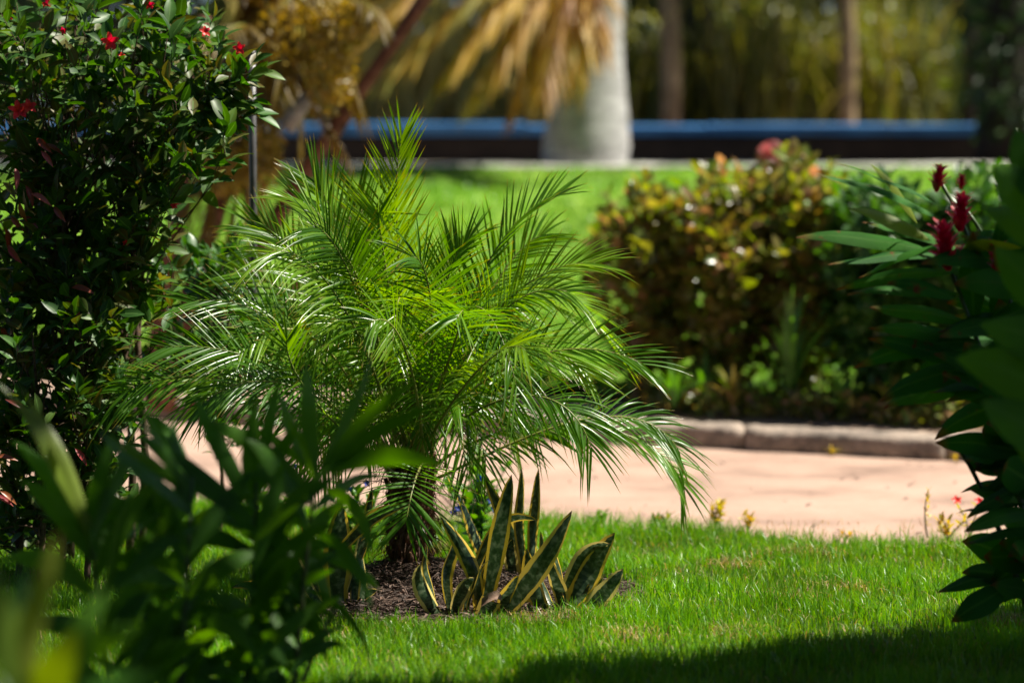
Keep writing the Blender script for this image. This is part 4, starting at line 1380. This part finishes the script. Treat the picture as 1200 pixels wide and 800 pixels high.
# ------------------------------------------------------------------ hedge behind the kerb
def hedge_shrub(label, x0, x1, ytop, d, mat, n, name='hedge_shrub', ybase=480, ll=.10, lw=.058, nind=60, group='hedge shrubs behind the kerb'):
    cx = (x0 + x1) / 2
    b = at(cx, ybase, d)
    b[2] = .15
    top = at(cx, ytop, d)[2]
    rx = (x1 - x0) / 2 * d / FPX
    cz = (top + .15) / 2 + .05
    sh = ellipsoid_shoots(n, (b[0], d, cz), (rx * 1.05, .55, (top - .10) / 2), .75)
    for k in range(n // 9):
        a = rng.uniform(-.1, math.pi + .1)
        q = np.array([b[0] + rx * 1.05 * math.cos(a), d + rng.uniform(-.4, .2), cz + (top - .1) / 2 * math.sin(a) * .95 + rng.uniform(-.05, .07)])
        sh.append((q, nrm(np.array([math.cos(a) * .6, -.3, 1.0]) + rng.normal(0, .25, 3))))
    return shrub(name, label, 'hedge', b, sh, ll, lw, mat, (6, 10), .022, nind, group=group, stemr=.02, fold=.15, bend=.25)


hedge_shrub('olive and copper leaved hedge shrub at the left end of the hedge behind the kerb', 692, 810, 232, 15.6, M['hedge'], 190)
hedge_shrub('copper leaved hedge shrub second from the left behind the kerb', 775, 905, 208, 15.4, M['hedge'], 200)
hedge_shrub('copper leaved hedge shrub behind the bright strap leaved plant', 865, 1000, 198, 15.4, M['hedge'], 200)
hedge_shrub('green hedge shrub behind the ginger leaves', 960, 1100, 222, 15.0, M['hedge_green'], 260)
hedge_shrub('dark green hedge shrub at the right end behind the ginger', 1060, 1230, 218, 14.8, M['hedge_green'], 260)
# pinkish ball above the hedge
bp_ = at(905, 200, 15.9)
bt = thing('flower_ball', 'round pinkish flower head rising above the hedge', 'flower head', (bp_[0], bp_[1], .15))
g = Geo()
tube_geo(g, np.array([[0, 0, 0], [0.01, 0, .6], [0, 0, bp_[2] - .15]]), [.008, .007, .006], 6)
link('stem', g.mesh('stem'), M['cane'], bt)
g = Geo()
for k in range(130):
    u = (k + .5) / 130
    ph = math.acos(1 - 2 * u)
    a = k * 2.399
    o_ = np.array([math.sin(ph) * math.cos(a), math.sin(ph) * math.sin(a), math.cos(ph)])
    ts = np.linspace(0, 1, 4)
    c0 = np.array([0, 0, bp_[2] - .15 + .07])
    s_ = nrm(np.cross(o_, [.1, .2, 1.0]))
    P = c0 + o_ * (.05 + .045 * ts)[:, None] + np.cross(s_, o_) * (.03 * ts ** 2)[:, None]
    V, F, UV = blade(P, np.tile(s_, (4, 1)), np.array([.5, 1, .9, .2]) * .034, .1, np.tile(o_, (4, 1)))
    g.add(V, F, UV, rng.uniform())
M['pink'] = leaf_mat('pink_petal', [(.42, .20, .19), (.36, .13, .10), (.50, .28, .28)], rough=.5, transl=.25)
link('petals', g.mesh('petals'), M['pink'], bt)


def strap_plant(label, px, py, d, n, hpx, mat, name='strap_plant', width=.03, spread=.5, group=None, z0=.15):
    b = at(px, py, d)
    b[2] = z0
    t = thing(name, label, 'plant', b, group)
    H = hpx * d / FPX
    for k in range(n):
        a = rng.uniform(0, 6.283)
        o_ = np.array([math.cos(a), math.sin(a) * .7, 0])
        L_ = H * rng.uniform(.65, 1.05)
        sp = rng.uniform(.1, spread)
        ts = np.linspace(0, 1, 8)
        P = bez([b, b + np.array([0, 0, L_ * .75]) + o_ * L_ * sp * .4, b + o_ * L_ * sp * 1.3 + np.array([0, 0, L_ * (1 - .5 * sp)])], ts)
        Wv = nrm(np.cross(o_, [0, 0, 1.0]))
        V, F, UV = blade(P, np.tile(Wv, (8, 1)), np.maximum((1 - ts ** 2) * (.6 + .4 * np.minimum(1, 4 * ts)), .03) * width, .15, np.tile(-o_, (8, 1)))
        link('leaf', mesh_np('leaf', V - b, F, UV, np.zeros(len(V))), mat, t)
    return t


strap_plant('bright green strap leaved plant standing before the hedge', 925, 470, 14.75, 16, 150, M['strap'], spread=.55, width=.045)
strap_plant('small pale strap leaved plant at the left foot of the hedge', 825, 472, 14.9, 12, 70, M['strap'], spread=.7, width=.035)
for k, (x, n_, lab) in enumerate([(790, 12, 'low weedy tuft behind the left end of the kerb'), (860, 12, 'low weedy tuft behind the kerb left of the bright strap plant'), (985, 12, 'low weedy tuft behind the kerb right of the bright strap plant'), (1045, 12, 'low weedy tuft behind the kerb beneath the ginger leaves')]):
    strap_plant(lab, x, 478, 14.75 - .0012 * (x - 790), n_ + 10, 62, M['hedge'] if k % 2 else M['strap'], name='weed_tuft', spread=.9, width=.03, group='weeds behind the kerb')
g = Geo()
tv, tf, tuv = small_leaf_template('c', .06, .026, .2, .4)
for k in range(2600):
    x = rng.uniform(.62, 3.0)
    dy = rng.uniform(.25, 1.0)
    p = np.array([x, float(kerb_y(x)) + dy, .10 + rng.uniform(0, .16) * (.4 + .6 * abs(math.sin(x * 4.7)))])
    Mx = frame_of(rng.normal(0, .7, 3) + [0, -.2, .7], rng.normal(0, .6, 3) + [0, -.3, 1])
    g.add((tv * rng.uniform(.5, 1.3)) @ Mx.T + p, tf, tuv, rng.uniform())
o = link('ground_cover', g.mesh('ground_cover'), M['hedge'], kind='stuff')
o['label'] = 'low olive ground cover between kerb and hedge'
o['category'] = 'ground cover'
# weeds at the foot of the kerb
for x, lab in [(975, 'small yellow green weed at the foot of the kerb'), (1120, 'small weed at the kerb foot near the ginger')]:
    yk = float(kerb_y((x - 600) / 237)) - .16
    strap_plant(lab, x, 520, yk, 14, 14, M['yellow_leaf'], name='kerb_weed', spread=1.0, width=.014, group='weeds at the kerb foot', z0=-.012)

# ------------------------------------------------------------------ golden leaning palm at the left, out of focus
def golden_palm():
    b = at(205, 470, 15.6)
    b[2] = .12
    t = thing('golden_palm', 'out of focus golden brown palm with leaning reddish stems behind the shrub', 'palm', b)
    for pts, r in [(((190, 480), (215, 350), (265, 240), (330, -60)), .07), (((230, 480), (260, 330), (330, 240), (560, -90)), .06), (((180, 480), (185, 320), (230, 180), (240, 20)), .06), (((260, 480), (330, 330), (420, 250), (430, 235)), .03)]:
        P = bez([at(x, y, 15.6 + k * .05) for k, (x, y) in enumerate(pts)], np.linspace(0, 1, 18))
        g = Geo()
        rad = np.linspace(r, r * .6, 18) * (1 + .12 * np.sin(np.arange(18) * 2.2))
        tube_geo(g, P, rad, 9)
        link('stem', g.mesh('stem', b), M['stem_red'], t)
    # pale cut stub
    g = Geo()
    P = np.array([at(335, 150, 15.2), at(350, 128, 15.2), at(366, 108, 15.2)])
    tube_geo(g, P, [.05, .045, .035], 8)
    link('cut_stub', g.mesh('cut_stub', b), M['trunk_grey'], t)
    for k, (tx, ty) in enumerate([(250, 250), (300, 250), (210, 300), (270, 150), (350, 180), (400, 170), (230, 120), (330, 90), (420, 120), (200, 190), (370, 30), (290, 30), (440, 20), (225, 345), (255, 320), (205, 260), (285, 290), (240, 200), (310, 120), (215, 150), (270, 60), (230, 60)]):
        p3 = at(tx, ty, 15.4 + rng.normal(0, .35))
        top = at(rng.uniform(270, 420), rng.uniform(-60, 60), 15.7 + rng.normal(0, .2))
        ctrl = (top + p3) / 2 + np.array([rng.normal(0, .15), 0, .25])
        frond(t, b, [top, ctrl, p3], .24, 38, .022, M['golden'], M['rachis'], pet=.05, v=5, droop=.6, a0=60, a1=20, rad=.012, tw=60, segs=4)
    # hanging flower clusters: countless small grains
    for k, (cx, cy, rx, ry) in enumerate([(385, 90, 34, 42), (310, 180, 20, 45), (400, 30, 40, 30), (265, 195, 26, 40), (340, 40, 40, 40)]):
        g = Geo()
        for q in range(260):
            v = nrm(rng.normal(0, 1, 3)) * rng.uniform(.2, 1) ** .4
            p = at(cx, cy, 15.1) + v * np.array([rx, 26, ry]) * 15.1 / FPX
            Mx = frame_of(rng.normal(0, 1, 3), rng.normal(0, 1, 3))
            tv, tf, tuv = GRAIN
            g.add(tv @ Mx.T + p, tf, tuv, rng.uniform())
        link('flower_cluster', g.mesh('flower_cluster', b), M['golden_bright'], t, kind='stuff')


GRAIN = small_leaf_template('g', .045, .028, .25, .3, prof_oval, 4)
M['golden_bright'] = leaf_mat('golden_flower', [(.25, .18, .02), (.31, .23, .035), (.20, .125, .015)], rough=.4, transl=.3)
golden_palm()

# ------------------------------------------------------------------ royal palm with dry hanging fronds
def royal_palm():
    b = at(685, 196, 24.6)
    b[2] = TOPZ - .02
    t = thing('royal_palm', 'grey swollen palm trunk with dry golden fronds hanging from above the picture', 'palm', b)
    zz = np.linspace(-.1, 4.2, 40)
    rad = .235 + .145 * np.exp(-((zz - .1) / .75) ** 2) - .03 * np.clip(zz / 4, 0, 1)
    rad = rad * (1 + .012 * np.sin(zz * 34))
    P = np.stack([.10 * np.clip(zz, 0, 3) / 1.4, np.zeros(40), zz], 1)
    g = Geo()
    tube_geo(g, P, rad, 24)
    link('trunk', g.mesh('trunk'), M['trunk_grey'], t)
    g = Geo()
    zz = np.linspace(4.2, 5.3, 10)
    tube_geo(g, np.stack([np.full(10, .22), np.zeros(10), zz], 1), np.linspace(.2, .10, 10), 14)
    link('crown_shaft', g.mesh('crown_shaft'), M['strap'], t)
    C = b + np.array([.22, 0, 4.9])
    CS = at(692, -70, 24.35)
    tips = [(385, 8), (405, 40), (430, 62), (452, 34), (470, 92), (498, 70), (520, 108), (545, 84), (562, 122), (588, 96), (604, 132), (628, 104), (642, 122), (662, 84), (676, 104), (360, -20), (706, 66), (480, 10), (540, 30), (600, 46)]
    for k, (x, y) in enumerate(tips):
        e = at(x, y - 18, 23.9 + rng.uniform(-.9, .3))
        o_ = e - CS
        p1 = CS + o_ * .33 + np.array([0, -.05, .16 + .10 * abs(o_[0])])
        p2 = CS + o_ * .72 + np.array([0, -.05, .06 + .10 * abs(o_[0])])
        frond(t, b, [CS, p1, p2, e], .50, 22, .048, M['dry'], M['stem_red'], pet=.12, v=-8, droop=.22, a0=24, a1=9, rad=.022, tw=60, segs=5, jit=7)
    for k in range(9):
        a = k * .7 + .3
        o_ = np.array([math.cos(a), math.sin(a), 0])
        e = C + o_ * 1.6 + np.array([0, 0, 1.0])
        frond(t, b, [C, C + o_ * .5 + [0, 0, 1.3], C + o_ * 1.2 + [0, 0, 1.6], e], .5, 44, .045, M['strap'], M['cane'], pet=.18, v=5, droop=.4, rad=.03, segs=5)


royal_palm()

# ------------------------------------------------------------------ far trees and tall grasses
def trunk_tree(name, label, px, d, r, mat, h=5.0, lean=0.0, crown=True, cat='tree'):
    b = at(px, 180, d)
    b[2] = TOPZ - .03
    t = thing(name, label, cat, b, 'trees behind the low wall')
    g = Geo()
    zz = np.linspace(0, h, 16)
    tube_geo(g, np.stack([lean * zz + .03 * np.sin(zz * 2), .02 * np.sin(zz * 3), zz], 1), np.linspace(r * 1.15, r * .7, 16) * (1 + .05 * np.sin(zz * 7)), 10)
    link('trunk', g.mesh('trunk'), mat, t)
    if crown:
        g = Geo()
        tv, tf, tuv = small_leaf_template('t', .30, .14, .15, .3)
        for k in range(700):
            v = nrm(rng.normal(0, 1, 3)) * rng.uniform(.1, 1) ** .4
            p = np.array([lean * h, 0, h + .4]) + v * [1.3, 1.2, .9]
            Mx = frame_of(v + rng.normal(0, .6, 3), rng.normal(0, .5, 3) + [0, 0, 1])
            g.add(tv @ Mx.T + p, tf, tuv, rng.uniform())
        link('crown', g.mesh('crown'), M['dark_leaf'], t)
    return t


trunk_tree('tree', 'straight tan trunk just right of the grey palm trunk', 783, 29.0, .10, M['trunk_tan'])
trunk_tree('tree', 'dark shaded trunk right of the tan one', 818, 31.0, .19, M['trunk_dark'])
trunk_tree('tree', 'slender brown trunk standing alone in the right half of the far growth', 990, 29.5, .085, M['trunk_tan'])
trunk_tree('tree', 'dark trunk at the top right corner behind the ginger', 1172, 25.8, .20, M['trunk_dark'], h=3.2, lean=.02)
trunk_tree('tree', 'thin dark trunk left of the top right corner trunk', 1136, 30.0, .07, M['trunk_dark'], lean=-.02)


def tall_grass(label, px, d, wid, h, n, mat):
    b = at(px, 180, d)
    b[2] = TOPZ - .03
    t = thing('tall_grass', label, 'tall grass', b, 'tall grass clumps behind the low wall')
    g = Geo()
    ts = np.linspace(0, 1, 6)
    for k in range(n):
        x0 = rng.normal(0, wid * .35)
        y0 = rng.normal(0, .35)
        a = rng.uniform(0, 6.283)
        o_ = np.array([math.cos(a), math.sin(a), 0])
        L_ = h * rng.uniform(.5, 1.08)
        sp = rng.uniform(.1, .8)
        p0 = np.array([x0, y0, 0])
        P = bez([p0, p0 + [0, 0, L_ * .7] + o_ * L_ * .08, p0 + o_ * L_ * sp + [0, 0, L_ * (1 - sp * .5)]], ts)
        V, F, UV = blade(P, np.tile(nrm(np.cross(o_, [0, 0, 1.0])), (6, 1)), np.maximum(1 - ts ** 2, .04) * rng.uniform(.025, .05), .1, np.tile(-o_, (6, 1)))
        g.add(V, F, UV, rng.uniform())
    link('blades', g.mesh('blades'), mat, t, kind='stuff')
    return t


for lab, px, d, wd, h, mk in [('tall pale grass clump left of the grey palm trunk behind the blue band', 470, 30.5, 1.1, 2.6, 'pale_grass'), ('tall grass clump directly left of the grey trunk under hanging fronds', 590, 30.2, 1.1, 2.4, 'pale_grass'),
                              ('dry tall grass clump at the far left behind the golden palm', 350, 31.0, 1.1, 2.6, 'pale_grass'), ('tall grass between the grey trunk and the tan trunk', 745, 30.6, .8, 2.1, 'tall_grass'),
                              ('bright tall grass clump right of the dark trunk', 880, 30.4, 1.0, 2.5, 'tall_grass'), ('straw coloured tall grass clump around the slender brown trunk', 960, 31.0, 1.0, 2.3, 'tall_grass'),
                              ('tall grass clump between slender trunk and right corner', 1050, 30.8, 1.0, 2.4, 'tall_grass'), ('darker tall grass clump beside the top right corner trunk', 1120, 31.5, .9, 2.0, 'dark_leaf')]:
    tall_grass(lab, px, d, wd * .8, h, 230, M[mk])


M['sunny_bush'] = leaf_mat('sunny_bush', [(.15, .19, .03), (.21, .21, .045), (.09, .15, .02), (.28, .26, .09)], rough=.4, transl=.4)


def far_bush(label, px, d, rx, h, n=900, mat='dark_leaf', ll=.22):
    b = at(px, 180, d)
    b[2] = TOPZ - .03
    t = thing('far_bush', label, 'bush', b, 'dark bushes closing the view')
    tv, tf, tuv = small_leaf_template('t', ll, ll * .48, .15, .3)
    g = Geo()
    for k in range(n):
        v = nrm(rng.normal(0, 1, 3)) * rng.uniform(.3, 1) ** .35
        p = np.array([0, 0, h * .5]) + v * [rx, .8, h * .52]
        Mx = frame_of(v + rng.normal(0, .7, 3), rng.normal(0, .6, 3) + [0, 0, 1])
        g.add(tv @ Mx.T + p, tf, tuv, rng.uniform())
    link('foliage', g.mesh('foliage'), M[mat], t, kind='stuff')
    g = Geo()
    for k in range(5):
        a = k * 1.26
        tube_geo(g, bez([(0, 0, 0), (.1 * math.cos(a), .1 * math.sin(a), h * .4), (rx * .6 * math.cos(a), .5 * math.sin(a), h * .8)], np.linspace(0, 1, 7)), np.linspace(.07, .02, 7), 6)
    link('stems', g.mesh('stems'), M['trunk_dark'], t)


for px, d, rx, h, nm in [(760, 31.5, .55, 1.5, 'between the grey palm and the dark trunk'), (880, 31.2, .6, 1.75, 'right of the dark trunk'), (1035, 31.0, .7, 1.7, 'right of the slender brown trunk'), (500, 31.8, .8, 1.5, 'behind the hanging dry fronds'), (610, 32, .6, 1.3, 'just left of the grey palm trunk')]:
    far_bush('sunlit yellow green bush ' + nm, px, d, rx, h, 420, 'sunny_bush', .15)
far_bush('dark low bush at the right end of the blue topped wall', 1190, 25.9, .45, 2.6, 900, 'dark_leaf', .16)
for k, (px, nm) in enumerate([(150, 'behind the red flowered shrub'), (330, 'behind the golden palm'), (500, 'behind the hanging dry fronds'), (660, 'behind the grey palm trunk'), (820, 'behind the dark trunk'), (980, 'behind the slender brown trunk'), (1140, 'behind the top right corner'), (1300, 'beyond the right edge of the view')]):
    far_bush('dense dark bush closing the view ' + nm, px, 34.5 + .6 * (k % 2), 1.5, 4.6, 1500)
# wood farther back: one mass
g = Geo()
tv, tf, tuv = small_leaf_template('w', .55, .30, .15, .3)
for k in range(15000):
    p = np.array([rng.uniform(-20, 20), 38 + rng.uniform(0, 3), TOPZ + rng.uniform(-.2, 9) * rng.uniform(.4, 1)])
    Mx = frame_of(rng.normal(0, 1, 3), rng.normal(0, .6, 3) + [0, -.5, 1])
    g.add(tv @ Mx.T + p, tf, tuv, rng.uniform())
o = link('far_wood', g.mesh('far_wood'), M['dark_leaf'], kind='stuff')
o['label'] = 'dark far wood closing the background as one mass'
o['category'] = 'wood'

# ------------------------------------------------------------------ shade tree beside the camera (out of frame; throws the foreground shade)
GAPS = []
for x_, y_, d_, r_ in ((1040, 262, 8.6, .15), (1130, 250, 8.5, .10), (1170, 320, 8.6, .10), (50, 500, 7.1, .2), (50, 690, 4.7, .22), (150, 740, 4.7, .15)):
    p_ = at(x_, y_, d_)
    q_ = p_ - np.array(SUN) * (p_[2] / SUN[2])
    GAPS.append((q_[0], q_[1], r_))


def shade_tree():
    b = np.array([6.6, 6.2, 0])
    t = thing('shade_tree', 'broad tree standing right of the view whose crown shades the foreground', 'tree', b)
    g = Geo()
    tube_geo(g, bez([(0, 0, -.1), (.1, .1, 2), (-.2, .2, 3.6), (-.5, .4, 5)], np.linspace(0, 1, 14)), np.linspace(.26, .12, 14), 12)
    for k in range(9):
        a = k * .7
        tube_geo(g, bez([(-.1, .15, 3), (.7 * math.cos(a), .7 * math.sin(a), 4.0), (2.6 * math.cos(a) - .4, 2.6 * math.sin(a), 4.9)], np.linspace(0, 1, 9)), np.linspace(.10, .02, 9), 7)
    link('trunk', g.mesh('trunk'), M['trunk_tan'], t)
    g = Geo()
    tv, tf, tuv = small_leaf_template('t', .26, .15, .15, .3, prof_oval)
    n = 0
    while n < 9000:
        # ground point to shade, followed up the sun ray into the crown
        gx, gy = rng.uniform(-2.4, 3.4), rng.uniform(2.5, 11.4)
        lim = SH_EDGE(gx) + .05 * math.sin(gx * 9) + .03 * math.sin(gx * 23)
        if gy > lim:
            continue
        if any(math.hypot(gx - a_, gy - b_) < r_ for a_, b_, r_ in GAPS):
            continue
        if gx < -.5 and rng.uniform() < .58:
            n += 1
            continue
        z = rng.uniform(4.0, 6.2)
        p = np.array([gx, gy, 0]) + np.array(SUN) * (z / SUN[2])
        Mx = frame_of(rng.normal(0, 1, 3), np.array(SUN) + rng.normal(0, .45, 3))
        g.add(tv @ Mx.T + p - b, tf, tuv, rng.uniform())
        n += 1
    link('crown', g.mesh('crown'), M['dark_leaf'], t)


def SH_EDGE(x):
    # far limit of the shade on the lawn
    return min(11.0, 8.24 + .58 * max(x, -.3) + .9 * max(0, x - 1.5))


shade_tree()

# unseen trees added round the viewpoint to block sky light and deepen the shade
def sky_block_tree(label, x, y, r, h, n=1500):
    t = thing('sky_block_tree', label, 'tree', (x, y, 0), 'unseen trees added round the viewpoint to block sky light')
    g = Geo()
    zz = np.linspace(-.1, h * .6, 8)
    tube_geo(g, np.stack([.05 * np.sin(zz), .05 * np.cos(zz * 1.3), zz], 1), np.linspace(.2, .12, 8), 9)
    link('trunk', g.mesh('trunk'), M['trunk_tan'], t)
    g = Geo()
    tv, tf, tuv = small_leaf_template('t', .62, .36, .15, .3, prof_oval, 4)
    for k in range(n):
        v = nrm(rng.normal(0, 1, 3)) * rng.uniform(.3, 1) ** .35
        p = np.array([0, 0, h * .54]) + v * [r, r, h * .5]
        Mx = frame_of(v + rng.normal(0, .7, 3), rng.normal(0, .6, 3) + [0, 0, 1])
        g.add(tv @ Mx.T + p, tf, tuv, rng.uniform())
    link('crown', g.mesh('crown'), M['dark_leaf'], t)


for lab, x, y, r, h in [('added sky blocking tree behind the camera on the right', 3.4, -3.2, 2.6, 8), ('added sky blocking tree straight behind the camera', -.6, -4.0, 2.6, 8.5), ('added sky blocking tree behind the camera on the left', -4.6, -2.6, 2.6, 8),
                        ('added sky blocking tree left of the foreground bush outside the view', -5.4, 2.2, 2.3, 7), ('added sky blocking tree left of the flowering shrub outside the view', -5.6, 7.2, 2.3, 7)]:
    sky_block_tree(lab, x, y, r, h)
